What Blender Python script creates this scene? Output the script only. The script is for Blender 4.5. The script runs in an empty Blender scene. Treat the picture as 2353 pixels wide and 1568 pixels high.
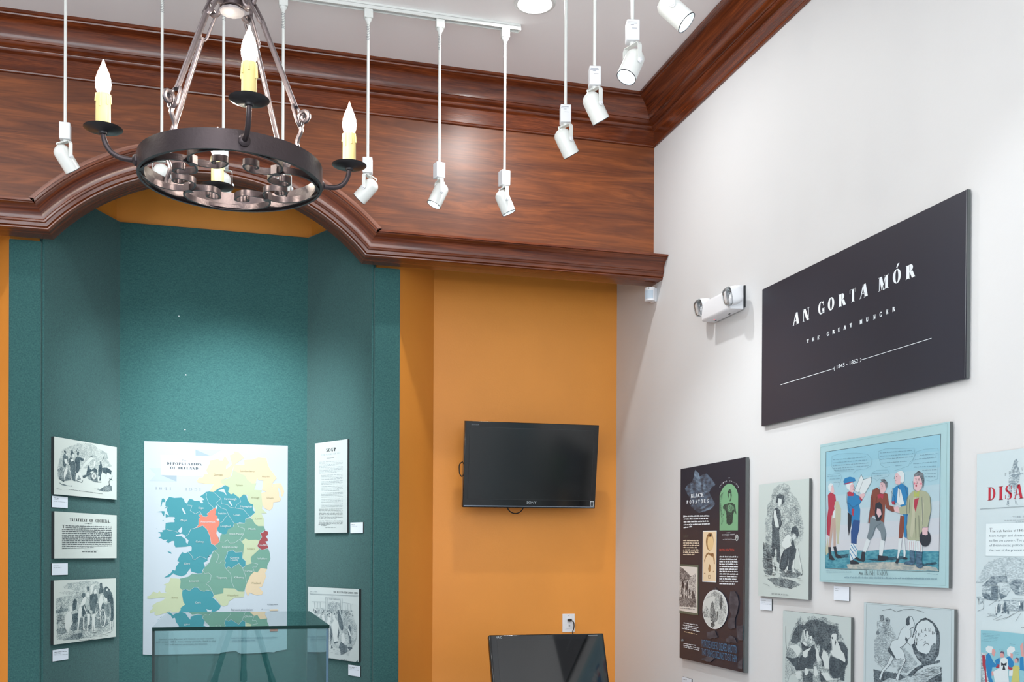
import bpy, bmesh, math, random
from math import sin, cos, pi, radians
from mathutils import Vector, Matrix
from mathutils.geometry import tessellate_polygon
random.seed(7)
SC = bpy.context.scene
COL = SC.collection

# ------------------------------------------------------------------ camera
F, YAW, PIT, ROL, PPX, PPY = 2385.8, .268445, -.004439, .0050986, 1176.5, 1283.46
CAM = Vector((0, 0, 1.6))
_f = Vector((sin(YAW)*cos(PIT), cos(YAW)*cos(PIT), sin(PIT)))
_r = Vector((cos(YAW), -sin(YAW), 0)); _u = _r.cross(_f)
R2 = _r*cos(ROL) + _u*sin(ROL); U2 = -_r*sin(ROL) + _u*cos(ROL)
cd = bpy.data.cameras.new('camera'); cam = bpy.data.objects.new('camera', cd); COL.objects.link(cam)
m = Matrix.Identity(4)
for i in range(3):
    m[i][0], m[i][1], m[i][2], m[i][3] = R2[i], U2[i], -_f[i], CAM[i]
cam.matrix_world = m
cd.sensor_width = 36; cd.lens = F/2353*36; cd.shift_y = (PPY-784)/2353; cd.clip_start = .05
SC.camera = cam

# ------------------------------------------------------------------ light and exposure
SC.view_settings.view_transform = 'Standard'; SC.view_settings.look = 'None'
SC.view_settings.gamma = 1; SC.view_settings.use_curve_mapping = False
SC.view_settings.exposure = 0.0
w = bpy.data.worlds.new('world'); SC.world = w; w.use_nodes = True
w.node_tree.nodes['Background'].inputs[0].default_value = (.8, .85, .9, 1)
w.node_tree.nodes['Background'].inputs[1].default_value = .3
W = 2.428; ZC = 4.25; XL = -3.2; YB = -4.0
def area(name, loc, target, size, power, col, spread=pi):
    l = bpy.data.lights.new(name, 'AREA'); l.shape = 'RECTANGLE'; l.size, l.size_y = size; l.energy = power; l.color = col; l.spread = spread
    o = bpy.data.objects.new(name, l); COL.objects.link(o); o.location = loc
    o.rotation_euler = (Vector(target)-Vector(loc)).to_track_quat('-Z', 'Y').to_euler(); return o
area('rear_fill', (-.6, YB+.12, 2.72), (-.6, 3, 3.4), (4.6, 2.7), 205, (.86, .94, 1))  # added soft fill from behind the camera, no window is modelled
area('side_fill', (XL+.12, -.6, 2.4), (2, 1.5, 2.2), (3.6, 2.4), 88, (.88, .95, 1))  # second added fill, from the unseen left side
DOWN_FILL = [(1.42, 4.80), (.35, .6), (-1.3, 2.0), (-.9, -.8), (.9, -1.6), (-2.3, 4.2), (-2.3, -1.8)]  # first is the visible downlight, the others are unseen lamps added for fill
for x, y in DOWN_FILL:
    l = bpy.data.lights.new('downlight_and_fill', 'AREA'); l.shape = 'DISK'; l.size = .12; l.energy = 24; l.color = (.98, .98, .97)
    o = bpy.data.objects.new('downlight_and_fill', l); COL.objects.link(o); o.location = (x, y, ZC-.004)

# ------------------------------------------------------------------ photo pixel -> point on a plane of the room
def ray(x, y): return (R2*((x-PPX)/F) - U2*((y-PPY)/F) + _f)
def onplane(x, y, P, N):
    v = ray(x, y); return CAM + v*((Vector(P)-CAM).dot(N)/v.dot(N))
def onY(x, y, Y): return onplane(x, y, (0, Y, 0), Vector((0, 1, 0)))
def onX(x, y, X): return onplane(x, y, (X, 0, 0), Vector((1, 0, 0)))
def onZ(x, y, Z): return onplane(x, y, (0, 0, Z), Vector((0, 0, 1)))

# ------------------------------------------------------------------ materials
def lin(c):
    return tuple(((v/255)/12.92 if v/255 <= .04045 else ((v/255+.055)/1.055)**2.4) for v in c) + (1,)
MATS = {}
def mat(name, col=(200, 200, 200), rough=.5, metal=0, spec=.5, coat=0, emit=None, es=0, bump=None, var=0):
    if name in MATS: return MATS[name]
    M = bpy.data.materials.new(name); M.use_nodes = True; nt = M.node_tree; b = nt.nodes['Principled BSDF']
    b.inputs['Base Color'].default_value = lin(col); b.inputs['Roughness'].default_value = rough
    b.inputs['Metallic'].default_value = metal; b.inputs['Specular IOR Level'].default_value = spec
    b.inputs['Coat Weight'].default_value = coat; b.inputs['Coat Roughness'].default_value = .15
    if emit: b.inputs['Emission Color'].default_value = lin(emit); b.inputs['Emission Strength'].default_value = es
    tc = nt.nodes.new('ShaderNodeTexCoord')
    if var:
        n = nt.nodes.new('ShaderNodeTexNoise'); n.inputs['Scale'].default_value = 3; n.inputs['Detail'].default_value = 5
        nt.links.new(tc.outputs['Object'], n.inputs['Vector'])
        r = nt.nodes.new('ShaderNodeValToRGB'); c = lin(col)
        r.color_ramp.elements[0].position = .3; r.color_ramp.elements[1].position = .7
        r.color_ramp.elements[0].color = tuple(v*(1-var) for v in c[:3])+(1,)
        r.color_ramp.elements[1].color = tuple(min(1, v*(1+var)) for v in c[:3])+(1,)
        nt.links.new(n.outputs['Fac'], r.inputs['Fac']); nt.links.new(r.outputs['Color'], b.inputs['Base Color'])
    if bump:
        n = nt.nodes.new('ShaderNodeTexNoise'); n.inputs['Scale'].default_value = bump[0]; n.inputs['Detail'].default_value = 4
        nt.links.new(tc.outputs['Object'], n.inputs['Vector'])
        bp = nt.nodes.new('ShaderNodeBump'); bp.inputs['Strength'].default_value = bump[1]; bp.inputs['Distance'].default_value = .002
        nt.links.new(n.outputs['Fac'], bp.inputs['Height']); nt.links.new(bp.outputs['Normal'], b.inputs['Normal'])
    MATS[name] = M; return M
def wood(name, dark, light, rough, coord='UV', scale=(1.2, 14, 14), coat=.3, blotch=.5):
    M = bpy.data.materials.new(name); M.use_nodes = True; nt = M.node_tree; b = nt.nodes['Principled BSDF']
    L = nt.links.new; N = nt.nodes.new
    tc = N('ShaderNodeTexCoord'); mp = N('ShaderNodeMapping'); mp.inputs['Scale'].default_value = scale
    L(tc.outputs[coord], mp.inputs['Vector'])
    n0 = N('ShaderNodeTexNoise'); n0.inputs['Scale'].default_value = .9; n0.inputs['Detail'].default_value = 2
    L(mp.outputs[0], n0.inputs['Vector'])
    mx = N('ShaderNodeVectorMath'); mx.operation = 'MULTIPLY_ADD'; mx.inputs[1].default_value = (1.6, 1.6, 1.6)
    L(n0.outputs['Color'], mx.inputs[0]); L(mp.outputs[0], mx.inputs[2])
    n1 = N('ShaderNodeTexNoise'); n1.inputs['Scale'].default_value = 1.6; n1.inputs['Detail'].default_value = 9; n1.inputs['Roughness'].default_value = .62
    L(mx.outputs[0], n1.inputs['Vector'])
    m2 = N('ShaderNodeMapping'); m2.inputs['Scale'].default_value = (.35, 5, 5); L(mx.outputs[0], m2.inputs['Vector'])
    n2 = N('ShaderNodeTexNoise'); n2.inputs['Scale'].default_value = 2.2; n2.inputs['Detail'].default_value = 3; L(m2.outputs[0], n2.inputs['Vector'])
    ad = N('ShaderNodeMath'); ad.operation = 'MULTIPLY_ADD'; ad.inputs[1].default_value = .35; L(n2.outputs['Fac'], ad.inputs[0])
    ml = N('ShaderNodeMath'); ml.operation = 'MULTIPLY'; ml.inputs[1].default_value = .65; L(n1.outputs['Fac'], ml.inputs[0]); L(ml.outputs[0], ad.inputs[2])
    r = N('ShaderNodeValToRGB'); e = r.color_ramp.elements
    e[0].position = .36; e[0].color = lin(dark); e[1].position = .66; e[1].color = lin(light)
    mid = tuple((a+b_)/2*.97 for a, b_ in zip(dark, light)); x = e.new(.5); x.color = lin(mid)
    L(ad.outputs[0], r.inputs['Fac']); L(r.outputs['Color'], b.inputs['Base Color'])
    b.inputs['Roughness'].default_value = rough; b.inputs['Coat Weight'].default_value = coat; b.inputs['Coat Roughness'].default_value = .3 if coord == 'Object' else .14
    bp = N('ShaderNodeBump'); bp.inputs['Strength'].default_value = .25; bp.inputs['Distance'].default_value = .0015
    L(n1.outputs['Fac'], bp.inputs['Height']); L(bp.outputs[0], b.inputs['Normal']); L(bp.outputs[0], b.inputs['Coat Normal'])
    return M
def fabric(name, c1, c2):
    M = bpy.data.materials.new(name); M.use_nodes = True; nt = M.node_tree; b = nt.nodes['Principled BSDF']; L = nt.links.new; N = nt.nodes.new
    tc = N('ShaderNodeTexCoord'); s = []
    for sc_ in ((900, 900, 260), (260, 260, 900)):
        mp = N('ShaderNodeMapping'); mp.inputs['Scale'].default_value = tuple(v*.35 for v in sc_); L(tc.outputs['Object'], mp.inputs['Vector'])
        n = N('ShaderNodeTexNoise'); n.inputs['Scale'].default_value = 1; n.inputs['Detail'].default_value = 3; L(mp.outputs[0], n.inputs['Vector']); s.append(n)
    a = N('ShaderNodeMath'); a.operation = 'ADD'; L(s[0].outputs['Fac'], a.inputs[0]); L(s[1].outputs['Fac'], a.inputs[1])
    r = N('ShaderNodeValToRGB'); r.color_ramp.elements[0].position = .38; r.color_ramp.elements[1].position = .62
    h = N('ShaderNodeMath'); h.operation = 'MULTIPLY'; h.inputs[1].default_value = .5; L(a.outputs[0], h.inputs[0]); L(h.outputs[0], r.inputs['Fac'])
    r.color_ramp.elements[0].color = lin(c1); r.color_ramp.elements[1].color = lin(c2); L(r.outputs['Color'], b.inputs['Base Color'])
    b.inputs['Roughness'].default_value = .9; b.inputs['Specular IOR Level'].default_value = .15
    b.inputs['Sheen Weight'].default_value = .25; b.inputs['Sheen Roughness'].default_value = .5
    bp = N('ShaderNodeBump'); bp.inputs['Strength'].default_value = .4; bp.inputs['Distance'].default_value = .001
    L(h.outputs[0], bp.inputs['Height']); L(bp.outputs[0], b.inputs['Normal']); return M
def glass(name, tint):
    M = bpy.data.materials.new(name); M.use_nodes = True; nt = M.node_tree; nt.nodes.clear(); N = nt.nodes.new
    o = N('ShaderNodeOutputMaterial'); t = N('ShaderNodeBsdfTransparent'); t.inputs[0].default_value = tint
    g = N('ShaderNodeBsdfGlossy'); g.inputs['Roughness'].default_value = 0; g.inputs[0].default_value = (.95, 1, 1, 1)
    fr = N('ShaderNodeFresnel'); fr.inputs[0].default_value = 1.5; mx = N('ShaderNodeMixShader')
    nt.links.new(fr.outputs[0], mx.inputs[0]); nt.links.new(t.outputs[0], mx.inputs[1]); nt.links.new(g.outputs[0], mx.inputs[2]); nt.links.new(mx.outputs[0], o.inputs[0]); return M
def inkmat(name, paper, ink, amount, scale=260):
    """engraved tone: fine broken strokes of ink over paper"""
    M = bpy.data.materials.new(name); M.use_nodes = True; nt = M.node_tree; b = nt.nodes['Principled BSDF']; L = nt.links.new; N = nt.nodes.new
    tc = N('ShaderNodeTexCoord'); mp = N('ShaderNodeMapping'); mp.inputs['Rotation'].default_value = (.6, .5, .4); mp.inputs['Scale'].default_value = (1, .35, 1); L(tc.outputs['Object'], mp.inputs['Vector'])
    n = N('ShaderNodeTexNoise'); n.inputs['Scale'].default_value = scale; n.inputs['Detail'].default_value = 2; L(mp.outputs[0], n.inputs['Vector'])
    n2 = N('ShaderNodeTexNoise'); n2.inputs['Scale'].default_value = 25; n2.inputs['Detail'].default_value = 3; L(tc.outputs['Object'], n2.inputs['Vector'])
    a = N('ShaderNodeMath'); a.operation = 'MULTIPLY_ADD'; a.inputs[1].default_value = .55; L(n2.outputs['Fac'], a.inputs[0]); L(n.outputs['Fac'], a.inputs[2])
    r = N('ShaderNodeValToRGB'); lo, hi = max(0, amount-.28), min(1, amount+.30)
    mixc = lambda k: lin(tuple(p+(q-p)*k for p, q in zip(paper, ink)))
    r.color_ramp.elements[0].position = .62; r.color_ramp.elements[1].position = .93
    r.color_ramp.elements[0].color = mixc(lo); r.color_ramp.elements[1].color = mixc(hi)
    L(a.outputs[0], r.inputs['Fac']); L(r.outputs[0], b.inputs['Base Color']); b.inputs['Roughness'].default_value = .6; return M

M_WALL = mat('white_wall_paint', (211, 212, 213), .6, bump=(60, .15))
M_CEIL = mat('ceiling_paint', (244, 240, 239), .8)
M_ORANGE = mat('orange_wall_paint', (226, 148, 60), .45, bump=(90, .2), var=.03)
M_WOODP = wood('mahogany_veneer', (84, 39, 16), (144, 78, 35), .42, 'Object', (.9, 6, 9), coat=.16)
M_WOODT = wood('mahogany_moulding', (70, 27, 11), (134, 66, 31), .24, 'UV', (1.2, 22, 22), coat=.2)
M_TEAL = fabric('teal_fabric', (42, 80, 82), (58, 100, 98))
M_FLOOR = mat('grey_carpet', (186, 190, 196), .9, bump=(300, .3))
M_WHITE = mat('white_enamel', (226, 229, 226), .28)
M_WHITE2 = mat('white_plastic', (228, 230, 234), .45)
M_IRON = mat('dark_bronze_iron', (62, 54, 56), .34, .75, bump=(140, .25))
M_IRON2 = mat('brushed_iron_rod', (96, 88, 90), .36, .85, bump=(200, .2))
M_STEEL = mat('pewter_cap', (104, 101, 105), .55, .3, bump=(60, .5))
M_PAN = mat('black_drip_pan', (40, 38, 40), .4, .5)
M_WAX = mat('ivory_candle_sleeve', (212, 192, 128), .4, spec=.4)
M_BULB = mat('lit_bulb', (255, 255, 255), .3, emit=(255, 244, 226), es=480)
M_LENS = mat('lit_lamp_lens', (255, 255, 255), .3, emit=(235, 246, 255), es=14)
M_REFL = mat('lamp_reflector', (205, 222, 230), .15, .6, emit=(215, 235, 245), es=.5)
M_DARK = mat('black_rim', (30, 34, 38), .4)
M_BLACK = mat('black_gloss_plastic', (10, 11, 13), .12, spec=.6)
M_SCREEN = mat('dark_screen', (14, 17, 18), .16, spec=.6)
M_SCREEN2 = mat('dark_touch_screen', (10, 11, 13), .04, spec=.9)
M_SILVER = mat('silver_strip', (150, 160, 175), .25, .8)
M_CABLE = mat('black_cable', (18, 18, 18), .5)
M_CHROME = mat('lamp_chrome', (220, 224, 230), .12, .9)
M_CLEAR = glass('clear_plastic', (.93, .93, .93, 1))
M_GLASS = glass('case_glass', (.80, .90, .90, 1))
M_GEDGE = mat('green_glass_edge', (6, 36, 34), .5, spec=.1)
M_GEDGE2 = mat('pale_glass_edge', (120, 135, 165), .15)
M_EDGE = mat('foam_board_edge', (84, 88, 88), .7)
M_EDGEB = mat('dark_board_edge', (40, 44, 46), .6)
M_CARD = mat('white_card', (222, 230, 240), .6)

# ------------------------------------------------------------------ mesh builder
class MB:
    def __init__(s): s.v = []; s.f = []; s.m = []; s.uv = {}
    def add(s, vs, fs, mi=0):
        k = len(s.v); s.v += [tuple(v) for v in vs]
        for f in fs: s.f.append([i+k for i in f]); s.m.append(mi)
        return s
    def box(s, c, d, R=None, mi=0):
        c = Vector(c); R = R or Matrix.Identity(3); p = []
        for a in (-.5, .5):
            for b in (-.5, .5):
                for e in (-.5, .5): p.append(c + R @ Vector((a*d[0], b*d[1], e*d[2])))
        return s.add(p, [(0, 1, 3, 2), (4, 6, 7, 5), (0, 4, 5, 1), (2, 3, 7, 6), (0, 2, 6, 4), (1, 5, 7, 3)], mi)
    def tube(s, pts, r, n=10, closed=False, mi=0, flat=None):
        pts = [Vector(p) for p in pts]; N = len(pts); rr = r if isinstance(r, (list, tuple)) else [r]*N
        up = None; rings = []
        for i, p in enumerate(pts):
            a = pts[(i-1) % N] if (closed or i > 0) else p; b = pts[(i+1) % N] if (closed or i < N-1) else p
            t = (b-a).normalized()
            if up is None: up = t.orthogonal().normalized()
            up = (up - t*up.dot(t)).normalized(); sd = t.cross(up)
            rings.append([p + (up*cos(2*pi*k/n) + sd*sin(2*pi*k/n))*rr[i] for k in range(n)])
        vs = [q for R_ in rings for q in R_]; fs = []
        for i in range(N if closed else N-1):
            j = (i+1) % N
            for k in range(n): fs.append((i*n+k, i*n+(k+1) % n, j*n+(k+1) % n, j*n+k))
        if not closed: fs.append(tuple(range(n-1, -1, -1))); fs.append(tuple((N-1)*n+k for k in range(n)))
        return s.add(vs, fs, mi)
    def lathe(s, prof, o=(0, 0, 0), d=(0, 0, 1), n=24, mi=0, caps=True):
        o = Vector(o); d = Vector(d).normalized(); a = d.orthogonal().normalized(); b = d.cross(a); vs = []; fs = []
        for r, z in prof:
            for k in range(n): vs.append(o + d*z + (a*cos(2*pi*k/n)+b*sin(2*pi*k/n))*max(r, 1e-5))
        for i in range(len(prof)-1):
            for k in range(n): fs.append((i*n+k, i*n+(k+1) % n, (i+1)*n+(k+1) % n, (i+1)*n+k))
        if caps: fs.append(tuple(range(n-1, -1, -1))); fs.append(tuple((len(prof)-1)*n+k for k in range(n)))
        return s.add(vs, fs, mi)
    def loft(s, secs, o, n, n_=28, ex=4, mi=0):
        """rounded-square sections (half size, offset along n)"""
        o = Vector(o); n = Vector(n).normalized(); a = n.cross(Vector((0, 0, 1))).normalized(); b = n.cross(a); vs = []; fs = []
        for r, z in secs:
            for k in range(n_):
                t = 2*pi*k/n_; c, q = cos(t), sin(t); e = 2/ex
                vs.append(o + n*z + a*r*math.copysign(abs(c)**e, c) + b*r*math.copysign(abs(q)**e, q))
        for i in range(len(secs)-1):
            for k in range(n_): fs.append((i*n_+k, i*n_+(k+1) % n_, (i+1)*n_+(k+1) % n_, (i+1)*n_+k))
        return s.add(vs, fs, mi)
    def prism(s, poly, P, mi=0):
        """poly: list of (a,b); P(a,b,t) gives the 3D point, t 0 or 1"""
        n = len(poly); vs = [P(a, b, 0) for a, b in poly] + [P(a, b, 1) for a, b in poly]
        tr = tessellate_polygon([[Vector((a, b, 0)) for a, b in poly]])
        fs = [tuple(t) for t in tr] + [tuple(i+n for i in reversed(t)) for t in tr] + [(i, (i+1) % n, (i+1) % n+n, i+n) for i in range(n)]
        return s.add(vs, fs, mi)
    def build(s, name, mats, parent=None, smooth=40, bevel=0, recalc=True):
        me = bpy.data.meshes.new(name); me.from_pydata(s.v, [], s.f)
        if not isinstance(mats, (list, tuple)): mats = [mats]
        for M in mats: me.materials.append(M)
        me.polygons.foreach_set('material_index', s.m)
        if s.uv:
            ul = me.uv_layers.new(name='UVMap')
            for p in me.polygons:
                for li, vi in zip(p.loop_indices, p.vertices): ul.data[li].uv = s.uv.get(vi, (0, 0))
        if recalc:
            bm = bmesh.new(); bm.from_mesh(me); bmesh.ops.recalc_face_normals(bm, faces=bm.faces); bm.to_mesh(me); bm.free()
        if smooth:
            me.polygons.foreach_set('use_smooth', [True]*len(me.polygons)); me.set_sharp_from_angle(angle=radians(smooth))
        o = bpy.data.objects.new(name, me); COL.objects.link(o)
        if parent:
            o.parent = parent; bpy_pi = parent
            o.matrix_parent_inverse = world_of(parent).inverted()
        if bevel:
            b = o.modifiers.new('bevel', 'BEVEL'); b.width = bevel; b.segments = 2; b.limit_method = 'ANGLE'
        return o
def world_of(o):
    M = Matrix.LocRotScale(o.location, o.rotation_euler, None)
    if o.parent: M = world_of(o.parent) @ o.matrix_parent_inverse @ M
    return M
def tag(o, label=None, cat=None, group=None, kind=None):
    if label: o['label'] = label
    if cat: o['category'] = cat
    if group: o['group'] = group
    if kind: o['kind'] = kind
    return o
def thing(name, loc, label, cat, group=None):
    o = bpy.data.objects.new(name, None); COL.objects.link(o); o.location = loc; o.empty_display_size = .05
    return tag(o, label, cat, group)
def struct(o): o['kind'] = 'structure'; return o
def sweep(path, prof, P, closedprof=True):
    """path: 2D points, prof: (depth, h) pairs; mitred at each path point; P(a, b, depth)"""
    mb = MB(); n = len(path); pn = len(prof); dist = 0
    pl = [0]
    for j in range(1, pn): pl.append(pl[-1] + math.hypot(prof[j][0]-prof[j-1][0], prof[j][1]-prof[j-1][1]))
    for i, p in enumerate(path):
        a = Vector(path[i-1]) if i else None; b = Vector(path[i+1]) if i < n-1 else None; p = Vector(p)
        d1 = (p-a).normalized() if a is not None else (b-p).normalized(); d2 = (b-p).normalized() if b is not None else d1
        n1 = Vector((-d1.y, d1.x)); n2 = Vector((-d2.y, d2.x)); mm = (n1+n2).normalized(); mm = mm/max(.3, mm.dot(n1))
        if a is not None: dist += (p-a).length
        for j, (dp, h) in enumerate(prof):
            q = p + mm*h; mb.uv[len(mb.v)] = (dist, pl[j]); mb.v.append(tuple(P(q.x, q.y, dp)))
    for i in range(n-1):
        for j in range(pn if closedprof else pn-1):
            k = (j+1) % pn; mb.f.append([i*pn+j, i*pn+k, (i+1)*pn+k, (i+1)*pn+j]); mb.m.append(0)
    for i in (0, n-1): mb.f.append([i*pn+j for j in range(pn)]); mb.m.append(0)
    return mb

# ------------------------------------------------------------------ room shell
struct(MB().box(((XL+W)/2, 1.4, -.05), (W-XL+.4, 11.2, .1)).build('floor', M_FLOOR))
struct(MB().box(((XL+W)/2, 1.4, ZC+.05), (W-XL+.4, 11.2, .1)).build('ceiling', M_CEIL))
struct(MB().box((W+.05, 1.35, ZC/2), (.1, 10.9, ZC)).build('wall_right', M_WALL))
struct(MB().box((XL-.05, 1.35, ZC/2), (.1, 10.9, ZC)).build('wall_left', M_WALL))
struct(MB().box(((XL+W)/2, YB-.05, ZC/2), (W-XL, .1, ZC)).build('wall_front', M_WALL))
PL = [(XL, 6.3), (-1.36, 6.3), (-1.078, 5.828), (-.935, 5.828), (-.622, 6.428), (.492, 6.428), (.806, 5.828), (.939, 5.828), (1.226, 6.3), (W, 6.3)]
wb = MB().prism(PL + [(W, 6.8), (XL, 6.8)], lambda a, b, t: (a, b, ZC*t)).build('wall_back', M_ORANGE, smooth=0); struct(wb)
zo = onY(885, 616, 5.8).z
def panel(p, q, z1, t=.025, lab=None):
    p = Vector(p); q = Vector(q); d = (q-p).normalized(); nn = Vector((-d.y, d.x))
    mb = MB().prism([(0, 0), ((q-p).length, 0), ((q-p).length, t), (0, t)], lambda a, b, k: (*(p+d*a+nn*b), .0+z1*k))
    o = mb.build('fabric_panel', M_TEAL, wb, bevel=.006); return o
panel((-1.077, 5.8), (-.924, 5.8), zo)
panel((-.912, 5.806), (-.594, 6.407), 3.51)
panel((-.612, 6.4), (.482, 6.4), 3.51)
panel((.464, 6.407), (.780, 5.806), 3.51)
panel((.792, 5.8), (.937, 5.8), zo)
for x, y in ((411, 727), (427, 862), (425, 988)):
    P = onY(x, y, 6.398); MB().lathe([(.004, 0), (.003, .003), (.001, .004)], P, (0, -1, 0), 8).build('pin', M_WHITE2, wb)
# fascia with arched cut-out
CX, CZ, CR = -.072, 2.504, 1.041; ZBOT = 3.19
ang0 = math.acos(max(-1, min(1, (-.857-CX)/CR)))
hx = math.sqrt(CR**2-(ZBOT-CZ)**2); aR = math.atan2(ZBOT-CZ, hx); aL = pi-aR; NA = 44
arc = [(CX+CR*cos(aL+(aR-aL)*i/NA), CZ+CR*sin(aL+(aR-aL)*i/NA)) for i in range(NA+1)]
arc2 = [(CX+(CR+.05)*cos(aL+(aR-aL)*i/NA), CZ+(CR+.05)*sin(aL+(aR-aL)*i/NA)) for i in range(NA+1)]
fas = [(XL, 3.24)] + arc2 + [(W, 3.24), (W, ZC), (XL, ZC)]
struct(MB().prism(fas, lambda a, b, t: (a, 5.705+.029*t, b)).build('trim_1', M_WOODP, smooth=0))
prof = [(5.734, 0), (5.574, 0), (5.568, .003), (5.567, .008), (5.571, .012), (5.562, .015), (5.560, .030), (5.553, .034), (5.553, .042), (5.556, .046),
        (5.555, .056), (5.550, .070), (5.540, .084), (5.526, .096), (5.512, .104), (5.503, .108), (5.503, .112), (5.490, .113), (5.490, .124), (5.734, .124)]
struct(sweep([(XL, ZBOT)] + arc + [(W, ZBOT)], prof, lambda a, b, d: (a, d, b)).build('trim_2', M_WOODT, smooth=35))
M_STRIP = wood('lit_moulding_strip', (104, 60, 46), (158, 106, 86), .35, 'UV', (1.2, 22, 22), coat=.2)  # lighter wood tones put the spotlights' glow on the arch edge into the colour
sp = sweep([(XL, ZBOT)] + arc + [(W, ZBOT)], [(5.705, .1242), (5.487, .1242), (5.487, .142), (5.705, .142)], lambda a, b, d: (a, d, b))
for a_, b_ in ((6, 5), (7, 4), (-6, -7), (-5, -8)):
    p_, q_ = Vector(sp.v[a_]), Vector(sp.v[b_]); sp.v[a_] = tuple(q_ + (p_-q_)*.04)
_n = len(sp.v); keep = [f for f in sp.f if min(f) >= 4 and max(f) < _n-4]
keep += [[4, 5, 6, 7], [_n-8, _n-7, _n-6, _n-5]]; used = sorted({i for f in keep for i in f}); rm = {i: k for k, i in enumerate(used)}
sp.v = [sp.v[i] for i in used]; sp.uv = {rm[i]: sp.uv[i] for i in used}; sp.f = [[rm[i] for i in f] for f in keep]; sp.m = [0]*len(keep)
struct(sp.build('trim_5', M_STRIP, smooth=35))
# crown mouldings, mitred in the corner
cp = [(0, 4.0), (.006, 4.0), (.012, 4.003), (.014, 4.009), (.012, 4.015), (.008, 4.017), (.008, 4.020), (.009, 4.093), (.014, 4.097), (.022, 4.100), (.028, 4.106), (.030, 4.114),
      (.027, 4.120), (.034, 4.122), (.042, 4.126), (.050, 4.132), (.055, 4.139), (.061, 4.141), (.062, 4.146), (.064, 4.158), (.070, 4.172), (.080, 4.188), (.094, 4.203), (.112, 4.216),
      (.130, 4.224), (.146, 4.228), (.148, 4.234), (.159, 4.236), (.159, ZC), (0, ZC)]
def crown(name, A, B):
    mb = MB(); pn = len(cp); pl = [0]
    for j in range(1, pn): pl.append(pl[-1]+math.hypot(cp[j][0]-cp[j-1][0], cp[j][1]-cp[j-1][1]))
    for fn, u in ((A, 0), (B, 9)):
        for j, (p, z) in enumerate(cp): mb.uv[len(mb.v)] = (u if name == 'trim_3' else u+20, pl[j]); mb.v.append(fn(p, z))
    for j in range(pn): mb.f.append([j, (j+1) % pn, pn+(j+1) % pn, pn+j]); mb.m.append(0)
    mb.f.append(list(range(pn))); mb.f.append(list(range(2*pn-1, pn-1, -1))); mb.m += [0, 0]
    struct(mb.build(name, M_WOODT, smooth=35))
crown('trim_3', lambda p, z: (XL, 5.705-p, z), lambda p, z: (W-p, 5.705-p, z))
crown('trim_4', lambda p, z: (W-p, 5.705-p, z), lambda p, z: (W-p, YB, z))

# ------------------------------------------------------------------ chandelier
CH = Vector((.008, 2.48, 0)); ZR = 2.45
def pc(R, deg, z): return Vector((CH.x+R*cos(radians(deg)), CH.y+R*sin(radians(deg)), z))
ch = thing('chandelier', (CH.x, CH.y, ZR), 'dark wrought iron ring chandelier with four candle lamps hanging from the ceiling', 'chandelier')
MB().lathe([(.2, 0), (.206, 0), (.206, .044), (.2, .044), (.2, 0)], (CH.x, CH.y, ZR), n=96, caps=False).build('ring_band', M_IRON, ch)
MB().lathe([(.190, .004), (.1965, .004), (.1965, .012), (.190, .012), (.190, .004)], (CH.x, CH.y, ZR), n=96, caps=False).build('inner_ring', M_IRON, ch)
# scroll work: eight C scrolls in four facing pairs
SCR = [(.199, 46), (.197, 40), (.193, 34), (.188, 26), (.182, 19), (.174, 13), (.163, 7.5), (.150, 3.5), (.136, 1.2), (.122, .9), (.110, 3.5), (.099, 8), (.091, 14), (.088, 21), (.092, 28),
       (.101, 33), (.112, 36), (.123, 36.5), (.131, 33), (.133, 28), (.128, 23), (.119, 21), (.112, 23)]
def bar(pts, z0, z1, t):
    mb = MB(); n = len(pts)
    for i, p in enumerate(pts):
        a = pts[max(0, i-1)]; b = pts[min(n-1, i+1)]; d = (b-a); d.z = 0; d.normalize(); nn = Vector((-d.y, d.x, 0))*t/2
        for q, z in ((p-nn, z0), (p+nn, z0), (p+nn, z1), (p-nn, z1)): mb.v.append((q.x, q.y, z))
    for i in range(n-1):
        for k in range(4): mb.f.append([i*4+k, i*4+(k+1) % 4, i*4+4+(k+1) % 4, i*4+4+k]); mb.m.append(0)
    mb.f += [[0, 1, 2, 3], [4*n-1, 4*n-2, 4*n-3, 4*n-4]]; mb.m += [0, 0]; return mb
def smoothpts(P, k=4):
    P = [Vector(p) for p in P]
    out = []
    for i in range(len(P)-1):
        p0, p1, p2, p3 = P[max(i-1, 0)], P[i], P[i+1], P[min(i+2, len(P)-1)]
        for j in range(k):
            t = j/k; out.append(.5*((2*p1)+(p2-p0)*t+(2*p0-5*p1+4*p2-p3)*t*t+(3*p1-p0-3*p2+p3)*t**3))
    out.append(P[-1]); return out
for g in range(4):
    base = -131 + 90*g
    for sgn in (1, -1):
        bar(smoothpts([pc(r, base+sgn*a, 0) for r, a in SCR]), ZR+.001, ZR+.015, .0046).build('scroll', M_IRON, ch)
    MB().box(pc(.128, base, ZR+.009), (.016, .018, .019), Matrix.Rotation(radians(base), 3, 'Z')).build('collar', M_IRON2, ch)
def spiral_hook(base, z0, name='hook', par=None):
    """S bar rising from the ring and ending in a rolled eye"""
    P = []
    for R, z in ((.196, -.006), (.196, .012), (.193, .022), (.186, .034), (.183, .044), (.187, .056), (.193, .066), (.194, .074), (.190, .081), (.190, .088)): P.append(pc(R, base, z0+z))
    c = (.203, .098); 
    for i in range(15):
        a = radians(205 - i*34); rr = .0165 - i*.0009; P.append(pc(c[0]+rr*cos(a), base, z0+c[1]+rr*sin(a)))
    return MB().tube(smoothpts(P, 3), .0050, 8).build(name, M_IRON2, par)
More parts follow.
